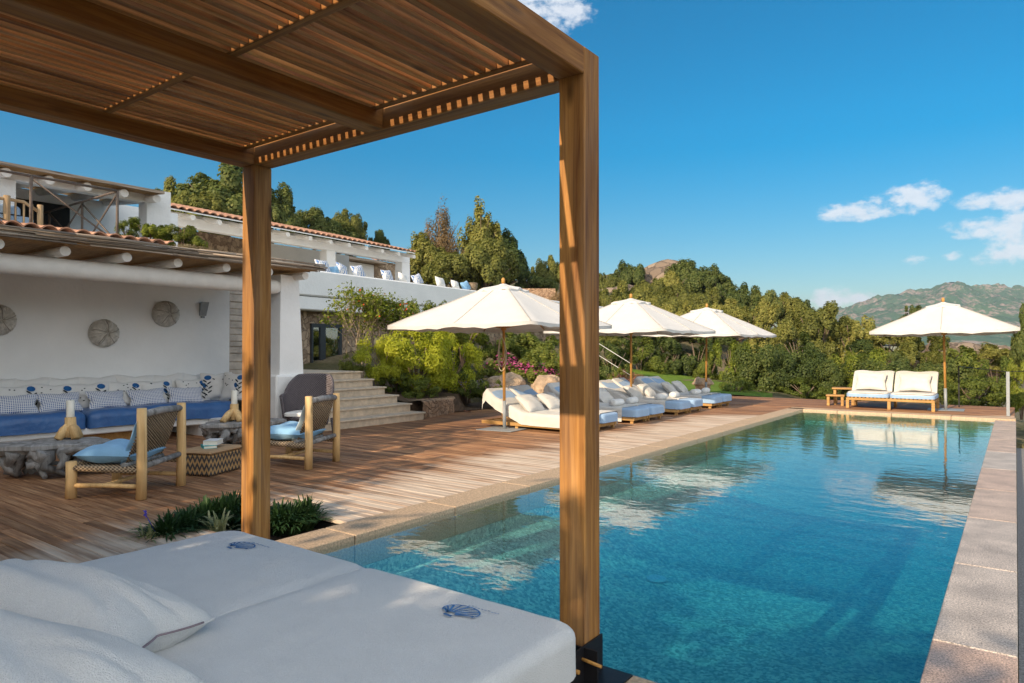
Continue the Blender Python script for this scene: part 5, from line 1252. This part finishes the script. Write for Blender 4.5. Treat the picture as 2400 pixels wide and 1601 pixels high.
SHADE = [(-4.8, -9.5, 2.0, 5.6, 2.4, 420), (-2.2, -9.0, 2.4, 4.5, 1.6, 24000), (1.6, -9, 2.0, 4.5, 1.6, 14000), (-9.8, -9, 2.4, 5.8, 1.6, 12000), (-7.3, -9.2, 2.1, 5.2, 1.6, 16000), (-5.2, -8.6, 1.2, 3.9, 1.6, 4500), (-10.2, -4.5, 2.4, 5.4, .8, 9000)]
# ------------------------------------------------------------------ vegetation
def leaf_mesh(name, P, N, Ln, W, mat, seed, droop=0.0, spin=True, fold=.0):
    # P centres (n,3), N leaf facing normals, one rhombic leaf each
    rs = np.random.RandomState(seed); n = len(P)
    N = N + rs.normal(0, .33, (n, 3)); N /= np.linalg.norm(N, axis=1)[:, None] + 1e-9
    T = rs.normal(0, 1, (n, 3)); T[:, 2] -= droop
    T -= N * (T * N).sum(1)[:, None]; T /= np.linalg.norm(T, axis=1)[:, None] + 1e-9
    B = np.cross(N, T)
    l = Ln * rs.uniform(.65, 1.3, n)[:, None]; w = W * rs.uniform(.65, 1.3, n)[:, None]
    V = np.stack([P - T * l * .5, P + B * w * .5 - T * l * .05 + N * fold * w, P + T * l * .5, P - B * w * .5 - T * l * .05 + N * fold * w], 1).reshape(-1, 3)
    me = bpy.data.meshes.new(name); me.vertices.add(4 * n); me.vertices.foreach_set('co', V.astype(np.float32).ravel())
    me.loops.add(4 * n); me.loops.foreach_set('vertex_index', np.arange(4 * n, dtype=np.int32))
    me.polygons.add(n); me.polygons.foreach_set('loop_start', np.arange(0, 4 * n, 4, dtype=np.int32)); me.polygons.foreach_set('loop_total', np.full(n, 4, dtype=np.int32))
    me.update(); me.validate(); me.materials.append(mat); return me
def crown_pts(n, seed, lobes, shape='bush', jag=.35, fill=.5, sub=0):
    # unit crown: radius 1, z from 0 to 1
    rs = np.random.RandomState(seed); cs = []
    for k in range(lobes):
        for _ in range(50):
            p = rs.uniform(-1, 1, 3); 
            if shape == 'bush':
                ok = p[0] ** 2 + p[1] ** 2 + (p[2] * .9) ** 2 < .72; z = (.5 + .42 * p[2]) if k % 3 else .16 + .1 * p[2]; r = rs.uniform(.18, .34)
            elif shape == 'dome':
                ok = p[0] ** 2 + p[1] ** 2 + max(0, p[2]) ** 2 < .75 and p[2] > -.3; z = .42 + .5 * p[2]; r = rs.uniform(.20, .38)
            elif shape == 'spire':
                z = .5 + .48 * p[2]; lim = (min(.78, 1.5 * (1 - z) ** .8) if z > .25 else .5 + z); ok = math.hypot(p[0], p[1]) < lim * .9 and z < .86; r = rs.uniform(.20, .36) * (1.2 - .5 * z)
            elif shape == 'box':
                ok = True; z = .5 + .44 * p[2]; p = p * np.array([.85, .85, 1]); r = rs.uniform(.18, .3)
            if ok: break
        cs.append((p[0], p[1], z, r))
    cs = np.array(cs)
    if sub:
        ex = []
        for c_ in cs:
            for _ in range(sub):
                d = rs.normal(0, 1, 3); d /= np.linalg.norm(d); d[2] = abs(d[2]) * .8 + d[2] * .2
                ex.append((c_[0] + d[0] * c_[3] * .75, c_[1] + d[1] * c_[3] * .75, c_[2] + d[2] * c_[3] * .7, c_[3] * rs.uniform(.34, .55)))
        cs = np.array(ex)
    idx = rs.choice(len(cs), n, p=(cs[:, 3] ** 2) / (cs[:, 3] ** 2).sum())
    d = rs.normal(0, 1, (n, 3)); d /= np.linalg.norm(d, axis=1)[:, None]
    rr = cs[idx, 3] * (1 - fill * rs.uniform(0, 1, n) ** 2 + jag * rs.uniform(0, 1, n) ** 4)
    P = cs[idx, :3] + d * rr[:, None] * np.array([1, 1, .85])
    out_ = P - np.array([0, 0, .4]); out_ /= np.linalg.norm(out_, axis=1)[:, None] + 1e-9
    N = d * .8 + out_ * .5 + np.array([0, 0, .35])
    keep = P[:, 2] > -.02
    return P[keep], N[keep]
PROTO = {}
def proto(kind, shape, n, lobes, leaf, W, mats, R0, H0, seed, droop=0.0, jag=.35, fold=.15, fill=.5, sub=5):
    PROTO[kind] = []
    for k in range(3):
        P, N = crown_pts(n, seed + k, lobes, shape, jag, fill, sub); P = P * np.array([R0, R0, H0])
        me = leaf_mesh(kind + '_leaves', P, N, leaf, W, L[mats], seed + k, droop, fold=fold)
        PROTO[kind].append(me)
    PROTO[kind + '_size'] = (R0, H0)
proto('olive', 'bush', 14000, 16, .105, .055, 'olive', 1.2, 2.4, 10, fill=.28, jag=.3)
proto('dark', 'bush', 9000, 15, .13, .07, 'dark', 1.2, 2.4, 20, fill=.28, jag=.28)
proto('mid', 'bush', 9000, 15, .12, .06, 'mid', 1.2, 2.4, 30, fill=.28, jag=.28)
proto('bright', 'bush', 9000, 15, .12, .055, 'bright', 1.2, 2.2, 40, fill=.28, jag=.28)
proto('gold', 'bush', 11000, 26, .12, .03, 'gold', 1.2, 1.8, 50, droop=.6, jag=.45, fill=.3, sub=4)
proto('fine', 'bush', 7500, 22, .075, .04, 'mid', 1.0, 1.2, 60)
proto('hedge', 'box', 14000, 44, .10, .05, 'dark', 1.1, 1.5, 70, fill=.4, sub=0)
proto('hedgeb', 'box', 14000, 44, .09, .045, 'bright', 1.1, 1.5, 75, fill=.4, sub=0)
proto('treed', 'dome', 20000, 22, .23, .135, 'dark', 2.6, 4.2, 80, fill=.25, jag=.25)
proto('treeo', 'dome', 20000, 22, .23, .125, 'olive', 2.6, 4.2, 90, fill=.25, jag=.25)
proto('spire', 'spire', 18000, 30, .24, .13, 'olive', 2.3, 6.2, 100, fill=.4, jag=.22)
proto('spireb', 'spire', 13000, 50, .20, .08, 'brown', 2.3, 6.2, 110, jag=.5, fill=.5)
def stems(R0, H0, seed, n=7, r=.035, spread=.6, top=.75):
    mb = MB(); rg = rnd(seed)
    for k in range(n):
        a = 2 * math.pi * k / n + rg.uniform(-.4, .4); q = spread * R0 * rg.uniform(.4, 1)
        p1 = Vector((.35 * q * math.cos(a), .35 * q * math.sin(a), H0 * .35)); p2 = Vector((q * math.cos(a), q * math.sin(a), H0 * top * rg.uniform(.7, 1)))
        mb.tube([(.06 * math.cos(a), .06 * math.sin(a), -.15), p1, p2], [r, r * .7, r * .3], 6)
    return mb
def tree_trunk(R0, H0, seed):
    mb = MB(); rg = rnd(seed)
    mb.tube([(0, 0, -.5), (.05, .03, H0 * .2), (-.05, .05, H0 * .45), (.02, 0, H0 * .8)], [.16 * R0 / 2, .13 * R0 / 2, .09 * R0 / 2, .03], 9)
    for k in range(9):
        a = 2 * math.pi * k / 9 + rg.uniform(-.3, .3); z0 = H0 * rg.uniform(.15, .5); l = R0 * rg.uniform(.5, .85)
        mb.tube([(0, .03, z0), (l * .5 * math.cos(a), l * .5 * math.sin(a), z0 + H0 * .10), (l * math.cos(a), l * math.sin(a), z0 + H0 * rg.uniform(.18, .34))], [.06 * R0 / 2, .04 * R0 / 2, .012], 6)
    return mb
STEM = {}
def plant(kind, u, vt, vb, w, d, label, cat=None, group=None, extra=None, k=None, name=None, v3=None):
    """a shrub or tree standing at distance d, spanning the given rows of the photo and w pixels across"""
    istree = kind.startswith('tree') or kind.startswith('spire')
    base = onD(u, vb, d); zt = onD(u, vt, d).z; wm = w / FPX * d / 2
    R0, H0 = PROTO[kind + '_size']; H = max(.2, zt - base.z)
    idx = plant.n % 3 if v3 is None else v3; plant.n += 1
    t = thing(name or ('tree' if istree else 'shrub'), label, cat or ('tree' if istree else 'shrub'), base, (plant.n * 2.399) % 6.28, group)
    t.scale = (wm / R0, wm / R0, H / H0)
    o = link('crown' if istree else 'foliage', PROTO[kind][idx], None, t)
    key = (kind, istree)
    if kind.startswith('hedge'): return t
    if key not in STEM:
        mb = tree_trunk(R0, H0, 3) if istree else stems(R0, H0, 5)
        q = mb.build('trunk' if istree else 'stem', M['bark'], t); STEM[key] = q.data
    else: link('trunk' if istree else 'stem', STEM[key], None, t)
    return t
plant.n = 0
D_ = 1.0208
def pl_(kind, u, vt, vb, w, d, label, **kw): return plant(kind, u * D_, vt * D_, vb * D_, w * D_, d, label, **kw)
# planting between the stairs and the lawn
pl_('gold', 960, 742, 905, 225, 15.4, 'big feathery golden green shrub spilling over the planter wall')
pl_('gold', 878, 762, 880, 130, 15.2, 'feathery yellow green shrub close behind the top stairs')
pl_('gold', 1040, 768, 905, 140, 16.4, 'feathery golden shrub left of the lavender')
pl_('fine', 905, 845, 905, 110, 15.2, 'low dark green shrub at the right edge of the steps')
pl_('fine', 965, 866, 918, 100, 14.9, 'low green shrub right on top of the planter wall')
pl_('fine', 812, 812, 862, 70, 15.6, 'small leafy shrub before the glass door')
pl_('bright', 985, 682, 800, 115, 19.5, 'upright green shrub against the terrace wall left of the nearest parasol')
pl_('bright', 1065, 715, 835, 170, 21.5, 'rounded green shrub just above the feathery golden ones')
pl_('bright', 930, 745, 840, 130, 19, 'yellow green shrub between the two flowering bushes and the parasol rim')
pl_('mid', 1140, 742, 830, 130, 22, 'green shrub directly behind the rope on the parasol pole')
pl_('mid', 1225, 745, 840, 150, 23, 'broad green shrub behind the bougainvillea')
pl_('dark', 1010, 760, 850, 150, 22.5, 'dark shrub deep behind the golden bushes')
pl_('dark', 1180, 760, 860, 170, 24.5, 'dark shrub showing below the nearest parasol canopy')
pl_('bright', 1282, 780, 870, 70, 21.5, 'palm green shrub touching the thick pergola post')
def flowers(t, kind, n, R0, H0, mat, size, seed, up=0.0):
    P, N = crown_pts(n * 3, seed, 16, 'bush', .3, .1)
    rs = np.random.RandomState(seed); rz = t.rotation_euler.z; dx, dy = -t.location.x, -t.location.y; ca, sa = math.cos(-rz), math.sin(-rz)
    fx, fy = (dx * ca - dy * sa), (dx * sa + dy * ca); l_ = math.hypot(fx, fy)
    m_ = (P[:, 2] > up) & (P[:, 0] * fx / l_ + P[:, 1] * fy / l_ > .0); P, N = P[m_][:n], N[m_][:n]
    cl = rs.randint(0, max(3, n // 10), len(P)); P = P * .4 + P[cl] * .6; q_ = np.linalg.norm(P[:, :2], axis=1)[:, None]; P[:, :2] *= np.clip(.98 / (q_ + 1e-6), 1, 1.35)
    o = link('flower', leaf_mesh('flowers', P * np.array([R0, R0, H0]) * 1.04, N, size, size * .8, L[mat], seed), None, t); tag(o, kind='stuff'); return o
t = pl_('mid', 1235, 800, 893, 150, 19.0, 'bougainvillea with magenta flowers above the boulders', cat='shrub', name='bougainvillea'); flowers(t, 'f', 260, 1.2, 2.4, 'pink', .12, 3, .35)
t = pl_('mid', 1140, 803, 880, 120, 19.6, 'smaller bougainvillea with magenta flowers left of the parasol pole', cat='shrub', name='bougainvillea'); flowers(t, 'f', 200, 1.2, 2.4, 'pink', .12, 4, .3)
t = pl_('fine', 1075, 856, 918, 110, 16.3, 'grey green lavender bush with violet spikes beside the left boulder', cat='shrub', name='lavender'); flowers(t, 'f', 150, 1.0, 1.2, 'violet', .06, 5, .55)
t = pl_('fine', 1130, 872, 918, 70, 16.0, 'small lavender clump in front of the left boulder', cat='shrub', name='lavender'); flowers(t, 'f', 70, 1.0, 1.2, 'violet', .06, 6, .5)
# sparse flowering shrubs with bare pale stems in front of the terrace wall
def sparse(u, vt, vb, w, d, label, seed):
    base = onD(u * D_, vb * D_, d); H = onD(u * D_, vt * D_, d).z - base.z; wm = w * D_ / FPX * d / 2
    t = thing('shrub', label, 'shrub', base, 0, 'sparse flowering shrubs before the terrace wall'); rg = rnd(seed); mb = MB(); tips = []
    def grow(p, dr, l, r, lev):
        q = p + dr * l * .5 + Vector((rg.uniform(-.05, .05), rg.uniform(-.05, .05), .02)); e = q + (dr + Vector((rg.uniform(-.3, .3), rg.uniform(-.3, .3), .1))) * l * .5
        mb.tube([p, q, e], [r, r * .8, r * .55], 5, cap=False)
        tips.append((q, lev)); tips.append((e, lev))
        if lev < 4:
            for _ in range(rg.choice([2, 3, 3])):
                nd_ = (dr + Vector((rg.uniform(-.75, .75), rg.uniform(-.75, .75), rg.uniform(-.15, .45)))).normalized()
                grow(e, nd_, l * rg.uniform(.62, .85), r * .58, lev + 1)
    for k in range(5):
        a = 2 * math.pi * k / 5 + .4; grow(Vector((.1 * math.cos(a), .1 * math.sin(a), -.2)), Vector((.28 * math.cos(a), .28 * math.sin(a), 1)).normalized(), .34 * H, .028, 0)
    mx = max(p.z for p, l in tips); mr = sorted(math.hypot(p.x, p.y) for p, l in tips)[int(len(tips) * .95)]
    f = (wm / mr, wm / mr, H / mx); mb.v = [(x * f[0], y * f[1], z * f[2]) for x, y, z in mb.v]
    mb.build('stem', M['palebark'], t)
    pts = []; rs = np.random.RandomState(seed)
    for p, l in tips:
        if l >= 2:
            for _ in range(5 if l == 4 else 3): pts.append((p.x * f[0], p.y * f[1], p.z * f[2]))
    P = np.array(pts) + rs.normal(0, .07, (len(pts), 3)); keep = rs.uniform(0, 1, len(P)) < np.clip(1.25 - .75 * (P[:, 2] / H), .2, 1); P = P[keep]
    link('foliage', leaf_mesh('sparse_leaves', P, np.tile([0, 0, 1.], (len(P), 1)) + rs.normal(0, .6, (len(P), 3)), .095, .05, L['bright'], seed, .5, fold=.2), None, t)
    Q = P[rs.choice(len(P), 40)]; tag(link('flower', leaf_mesh('red_flowers', Q + .03, np.tile([0, -.5, .6], (40, 1)), .07, .06, L['red'], seed), None, t), kind='stuff')
sparse(826, 652, 862, 150, 16.6, 'tall sparse flowering shrub with pale stems beside the glass door', 3)
sparse(893, 668, 850, 120, 17.2, 'sparse flowering shrub with pale stems left of the nearest parasol rim', 7)
# behind the loungers
pl_('dark', 1405, 775, 890, 110, 26, 'dark green shrub just right of the thick pergola post')
pl_('olive', 1400, 735, 800, 110, 29, 'olive shrub under the second parasol canopy beside the post')
pl_('mid', 1470, 768, 868, 120, 30, 'green shrub behind the pole of the second parasol')
pl_('dark', 1540, 770, 868, 120, 31, 'dark green shrub between the second and third parasol poles')
pl_('mid', 1515, 800, 868, 90, 30, 'round mid green shrub at the back of the lawn')
pl_('dark', 1600, 758, 870, 110, 31, 'dark shrub behind the pole of the third parasol')
pl_('bright', 1680, 775, 880, 100, 29, 'yellow green shrub right of the third parasol pole')
pl_('mid', 1630, 800, 882, 80, 29, 'small green shrub behind the mushroom shaped boulder')
t = pl_('fine', 1440, 846, 895, 90, 23, 'reddish flowering shrub right of the pergola post', name='flowering_shrub'); t.children[0].data = leaf_mesh('rust_leaves', *[a for a in (lambda PN: (PN[0] * np.array([1, 1, 1.2]), PN[1]))(crown_pts(3500, 77, 18))], .10, .03, L['rust'], 77)
pl_('mid', 1408, 838, 905, 60, 22.5, 'spiky green shrub squeezed between the post and the reddish shrub')
t = pl_('fine', 1690, 868, 915, 90, 23.0, 'low dry flowering ground shrub beside the dark hedge', name='flowering_shrub')
# hedge at the far pool end
pl_('hedge', 1740, 808, 912, 125, 24.6, 'dark clipped shrub left of the far pool corner', cat='shrub')
pl_('hedge', 1822, 812, 916, 115, 24.4, 'dark hedge shrub directly behind the pool corner')
pl_('mid', 1782, 788, 905, 130, 26, 'sunlit hedge shrub rising behind the dark clipped ones')
pl_('hedge', 1915, 838, 917, 110, 23.6, 'low dark hedge shrub just behind the small teak stools')
pl_('mid', 1885, 805, 916, 95, 24.0, 'green hedge shrub left of the small teak stools')
pl_('fine', 1850, 870, 920, 130, 23.2, 'low ivy like shrub at the foot of the hedge')
pl_('fine', 1725, 885, 918, 110, 23.6, 'low leafy ground shrub at the left foot of the hedge')
pl_('hedge', 2045, 830, 912, 150, 22.6, 'dark low hedge shrub right behind the double sofa')
pl_('hedge', 2180, 832, 930, 120, 22.0, 'dark low hedge shrub between the double sofa and the far parasol pole')
pl_('hedgeb', 1985, 812, 905, 110, 23.4, 'bright green clipped shrub behind the left sofa cushion')
pl_('dark', 2065, 800, 900, 110, 23.6, 'darker shrub behind the gap of the double sofa')
pl_('olive', 2110, 790, 905, 110, 24, 'olive shrub behind the right sofa cushion')
pl_('mid', 2225, 790, 938, 130, 21.5, 'leafy hedge shrub behind the far parasol pole', cat='shrub')
pl_('mid', 2290, 812, 938, 110, 20.6, 'leafy hedge shrub by the grey railing post')
pl_('fine', 2235, 868, 940, 120, 20.4, 'low ivy like shrub below the thin railing')
pl_('bright', 2345, 830, 955, 70, 19, 'bright green shrub at the right photo edge beyond the railing')
pl_('mid', 2420, 820, 970, 120, 19, 'leafy green shrub cut off by the right photo edge')
# tall shrubs behind
pl_('olive', 1805, 735, 850, 120, 33, 'tall olive shrub right of the third parasol canopy')
pl_('olive', 1880, 684, 850, 150, 35, 'tallest olive brown shrub standing against the distant cloud')
pl_('olive', 1955, 705, 850, 120, 34.5, 'tall olive brown shrub left of the far parasol canopy')
pl_('olive', 1735, 690, 820, 130, 40, 'olive shrub on the slope between third parasol and tall shrubs')
pl_('dark', 1835, 760, 860, 130, 30, 'dark shrub below the tallest olive brown shrub')
pl_('dark', 1970, 775, 850, 120, 31, 'dark shrub left of the bright clipped one')
pl_('olive', 2040, 745, 840, 130, 31, 'olive shrub beneath the far parasol canopy, left side')
pl_('olive', 2120, 762, 840, 130, 31, 'olive shrub beneath the far parasol canopy, centre')
pl_('mid', 2195, 778, 850, 110, 27, 'yellowish shrub right of the far parasol pole')
pl_('olive', 2265, 790, 860, 120, 27, 'olive shrub behind the thin railing')
pl_('olive', 2330, 796, 880, 120, 28, 'brownish shrub near the right photo edge')
pl_('dark', 2100, 695, 770, 60, 60, 'small dark tree top peeping left above the far parasol canopy')
pl_('olive', 2085, 730, 800, 110, 58, 'olive bush below the small dark tree top')
pl_('treed', 2375, 700, 870, 90, 24, 'bright pine like tree cut off by the right photo edge')
# hillside: nothing tells the mass apart but its place on the slope
hs_ = [(1395, 630, 720, 70, 62, 'treeo'), (1440, 612, 690, 90, 66, 'treed'), (1395, 660, 760, 90, 48, 'treeo'), (1455, 650, 740, 100, 52, 'treeo'), (1500, 640, 720, 90, 58, 'treeo'), (1540, 620, 700, 90, 62, 'treeo'),
       (1580, 606, 700, 110, 64, 'treed'), (1635, 622, 700, 90, 62, 'treed'), (1555, 650, 740, 100, 54, 'treeo'), (1620, 665, 750, 100, 52, 'treeo'), (1500, 680, 770, 110, 46, 'treeo'), (1570, 690, 780, 110, 45, 'treeo'),
       (1650, 690, 780, 110, 47, 'treeo'), (1700, 665, 760, 100, 52, 'treed'), (1745, 662, 750, 90, 56, 'treed'), (1790, 674, 760, 90, 56, 'treeo'), (1690, 700, 790, 100, 44, 'treeo'), (1430, 690, 780, 110, 42, 'treeo'), (1830, 690, 770, 80, 60, 'treed'),
       (1620, 735, 800, 110, 40, 'treed'), (1540, 735, 800, 110, 40, 'treed'), (1460, 735, 800, 100, 38, 'treed'), (1345, 650, 760, 110, 50, 'treeo'), (1320, 690, 790, 110, 42, 'treed'), (1860, 700, 790, 100, 50, 'treeo'), (1930, 730, 810, 110, 52, 'treeo')]
for k, (u, a, b, w_, d_, kd) in enumerate(hs_):
    pl_(kd, u, a, b + 12, w_ * 1.12, d_, ('dark evergreen' if kd == 'treed' else 'olive green') + ' tree in the wooded slope beyond the garden', group='trees on the wooded slope')
# boulders of the slope
mb = MB()
rc = onD(1545, 690, 68); rt = onD(1548, 609, 68).z - rc.z
def rock(i, j):
    a = 2 * math.pi * i; z = j; r = (1 - z ** 1.6) ** .62 * 3.6 + .02
    q = Vector((r * math.cos(a) * 1.15, r * math.sin(a) * .8, rt * z)); n = mnoise.fractal(q * .5, 0.9, 2.0, 5)
    return rc + q + Vector((n * .5 + .9 * z, n * .4, n * .2 * (1 - z)))
mb.grid(60, 30, rock); tag(mb.build('boulder', M['rock']), 'great granite dome on the hilltop above the trees', 'boulder')
p = onD(1675, 712, 55); boulder((p.x, p.y, p.z - .6), 1.5, 'small pinkish rock outcrop in the slope above the third parasol', 31, 1.0, 1.2, mat='rock')
p = onD(1458, 690, 60); boulder((p.x, p.y, p.z - .6), 1.6, 'weathered rock slab on the slope above the second parasol', 33, .8, 1.6, mat='rock')
p = onD(2290, 815, 60); boulder((p.x, p.y, p.z - 1.2), 2.2, 'pale rock outcrop beyond the thin railing', 35, .7, 1.8, mat='rock')
p = onD(2215, 812, 62); boulder((p.x, p.y, p.z - 1.2), 2.0, 'sandy rock outcrop seen under the far parasol canopy', 37, .7, 1.8, mat='rock')
# trees behind the houses
pl_('treed', 520, 384, 575, 235, 36, 'big evergreen tree above the upper roof, left of the first post')
pl_('treeo', 412, 418, 560, 120, 35, 'olive tree at the end of the balcony house roof')
pl_('treeo', 462, 440, 565, 150, 33, 'olive tree tucked between the two roofs')
pl_('treed', 625, 430, 570, 130, 37, 'evergreen tree right behind the first pergola post')
pl_('treed', 722, 488, 590, 120, 40, 'round dark evergreen tree above the middle of the long roof')
pl_('treeo', 795, 482, 595, 100, 43, 'olive tree above the long roof, right of the round dark one')
pl_('treed', 765, 515, 600, 150, 41, 'low dark tree along the long roof edge')
pl_('treed', 868, 533, 600, 46, 44, 'very small dark tree above the right part of the long roof')
pl_('spireb', 1008, 468, 660, 125, 42, 'brownish half bare conical tree right of the veranda')
pl_('spire', 990, 520, 680, 120, 40, 'olive conical tree base beside the veranda column')
t = pl_('spire', 1105, 450, 670, 120, 41, 'tallest green tree with a rounded spire above the parasol')
pl_('treed', 1160, 545, 680, 130, 42, 'dark broad tree leaning right of the tallest one')
pl_('treeo', 1115, 545, 690, 160, 39, 'olive broad tree at the foot of the tallest one')
pl_('treeo', 1040, 580, 690, 140, 38, 'olive tree behind the parapet cushions')
pl_('treeo', 1262, 588, 700, 90, 46, 'brown olive tree between the tallest tree and the post')
pl_('treed', 1225, 625, 700, 110, 45, 'low dark tree above the rubble garden wall')
t = pl_('spireb', 1283, 650, 760, 60, 36, 'bare twiggy bush beside the thick pergola post', cat='shrub', name='bare_shrub')
# plants on the flat roof of the pool house
pl_('bright', 345, 496, 575, 110, 13.3, 'bright green bush growing on the planted roof')
pl_('mid', 420, 510, 580, 110, 13.3, 'green bush on the planted roof beside the first post')
pl_('fine', 290, 505, 552, 60, 13.2, 'small bush on the roof below the balcony railing')
t = pl_('fine', 445, 560, 592, 110, 13.2, 'dry brown plant mat on the roof edge', name='dry_plant'); t.children[0].data = leaf_mesh('dry_leaves', *[a for a in (lambda PN: (PN[0] * np.array([1, 1, 1.2]), PN[1]))(crown_pts(3000, 79, 18))], .10, .03, L['grey'], 79)
# grass tufts at the foot of the first post
def tuft(u, v, h, r, label, mat, seed, n=300):
    h *= 1.25; r *= 1.2
    b = onZ(u * D_, v * D_, -.1); t = thing('grass_tuft', label, 'plant', b, 0, 'grassy tufts at the first pergola post'); rs = np.random.RandomState(seed); mb = MB()
    for k in range(n):
        a = rs.uniform(0, 6.283); q = rs.uniform(.15, 1) * r; hh = h * rs.uniform(.6, 1.1) * (1 - .25 * q / r); wd = rs.uniform(.006, .011)
        c_, s_ = math.cos(a), math.sin(a); o = Vector((rs.uniform(-.04, .04), rs.uniform(-.04, .04), 0)); sd = Vector((-s_, c_, 0)) * wd
        pts = [o + Vector((c_ * q * f, s_ * q * f, hh * (1.6 * f - (.6 + .5 * q / r) * f * f))) for f in (0, .3, .6, .85, 1)]
        vs = []
        for p, kf in zip(pts, (1, 1, .9, .6, .08)): vs += [p - sd * kf, p + sd * kf]
        mb.add(vs, [(2 * i, 2 * i + 1, 2 * i + 3, 2 * i + 2) for i in range(4)], True)
    mb.build('blades', L[mat], t); return t
t0_ = tuft(385, 1252, .24, .26, 'dark grass tuft with one violet blue flower beside the mattress', 'blade', 1)
tuft(470, 1222, .26, .26, 'dark grass tuft left of the first post, behind the pale one', 'blade', 2)
tuft(535, 1212, .28, .24, 'dark grass tuft touching the left side of the first post', 'blade', 3)
tuft(498, 1240, .22, .22, 'pale variegated grass tuft at the mattress edge', 'variegated', 4, 60)
tuft(640, 1228, .27, .25, 'dark grass tuft touching the right side of the first post', 'blade', 5)
tuft(702, 1216, .26, .22, 'dark grass tuft farthest right, near the pool coping', 'blade', 6)
tuft(430, 1238, .24, .26, 'dark grass tuft between the flowering one and the pale one', 'blade', 11)
tuft(590, 1218, .26, .24, 'dark grass tuft standing behind the first post', 'blade', 12)
tuft(672, 1226, .25, .24, 'dark grass tuft second from the right end of the soil bed', 'blade', 13)
tuft(500, 1214, .26, .24, 'dark grass tuft at the back of the soil bed behind the pale one', 'blade', 14)
tuft(345, 1262, .2, .2, 'thin pale grass tuft at the left end of the soil bed', 'variegated', 7, 40)
mb = MB(); p = Vector((-.02, -.16, .27))
for k in range(5):
    a = 2 * math.pi * k / 5; mb.add([p, p + Vector((.022 * math.cos(a - .5), .006, .022 * math.sin(a - .5))), p + Vector((.036 * math.cos(a), -.004, .036 * math.sin(a))), p + Vector((.022 * math.cos(a + .5), .006, .022 * math.sin(a + .5)))], [(0, 1, 2, 3)])
mb.tube([(0, 0, 0), (-.01, -.1, .14), tuple(p)], .003, 4); o = mb.build('flower', L['blue'], t0_)
# tall trees behind the camera: their shade dapples the daybed, deck and posts
def shade(x, y, r, h, zb, cnt, seed, lab):
    P, N = crown_pts(cnt, seed, 34 if cnt < 8000 else 70 if cnt < 17500 else 130, 'box' if cnt > 4000 else 'bush', .2, .5)
    t = thing('tree', lab, 'tree', (x, y, -.5), 0, 'shade trees behind the pergola')
    link('crown', leaf_mesh('shade_leaves', P * np.array([r, r, h]) + np.array([0, 0, zb]), N, .30, .16, L['dark'], seed), None, t)
    tree_trunk(r, h + zb, seed).build('trunk', M['bark'], t)
for k, (x, y, r, h, zb, n_) in enumerate(SHADE): shade(x, y, r, h, zb, n_, 300 + k, 'tall leafy tree shading the pergola from behind')

# ------------------------------------------------------------------ the air between here and the mountain
mb = MB(); mb.box(-1450, 2500, -350, 2950, -37, 210)
m, nt = newmat('haze'); v_ = nd(nt, 'ShaderNodeVolumePrincipled', {'Color': (0.75, 0.85, 1.0, 1), 'Density': 0.00017, 'Anisotropy': 0.2})
nd(nt, 'ShaderNodeOutputMaterial', {'Volume': v_.outputs[0]})
tag(mb.build('haze', m), kind='stuff')
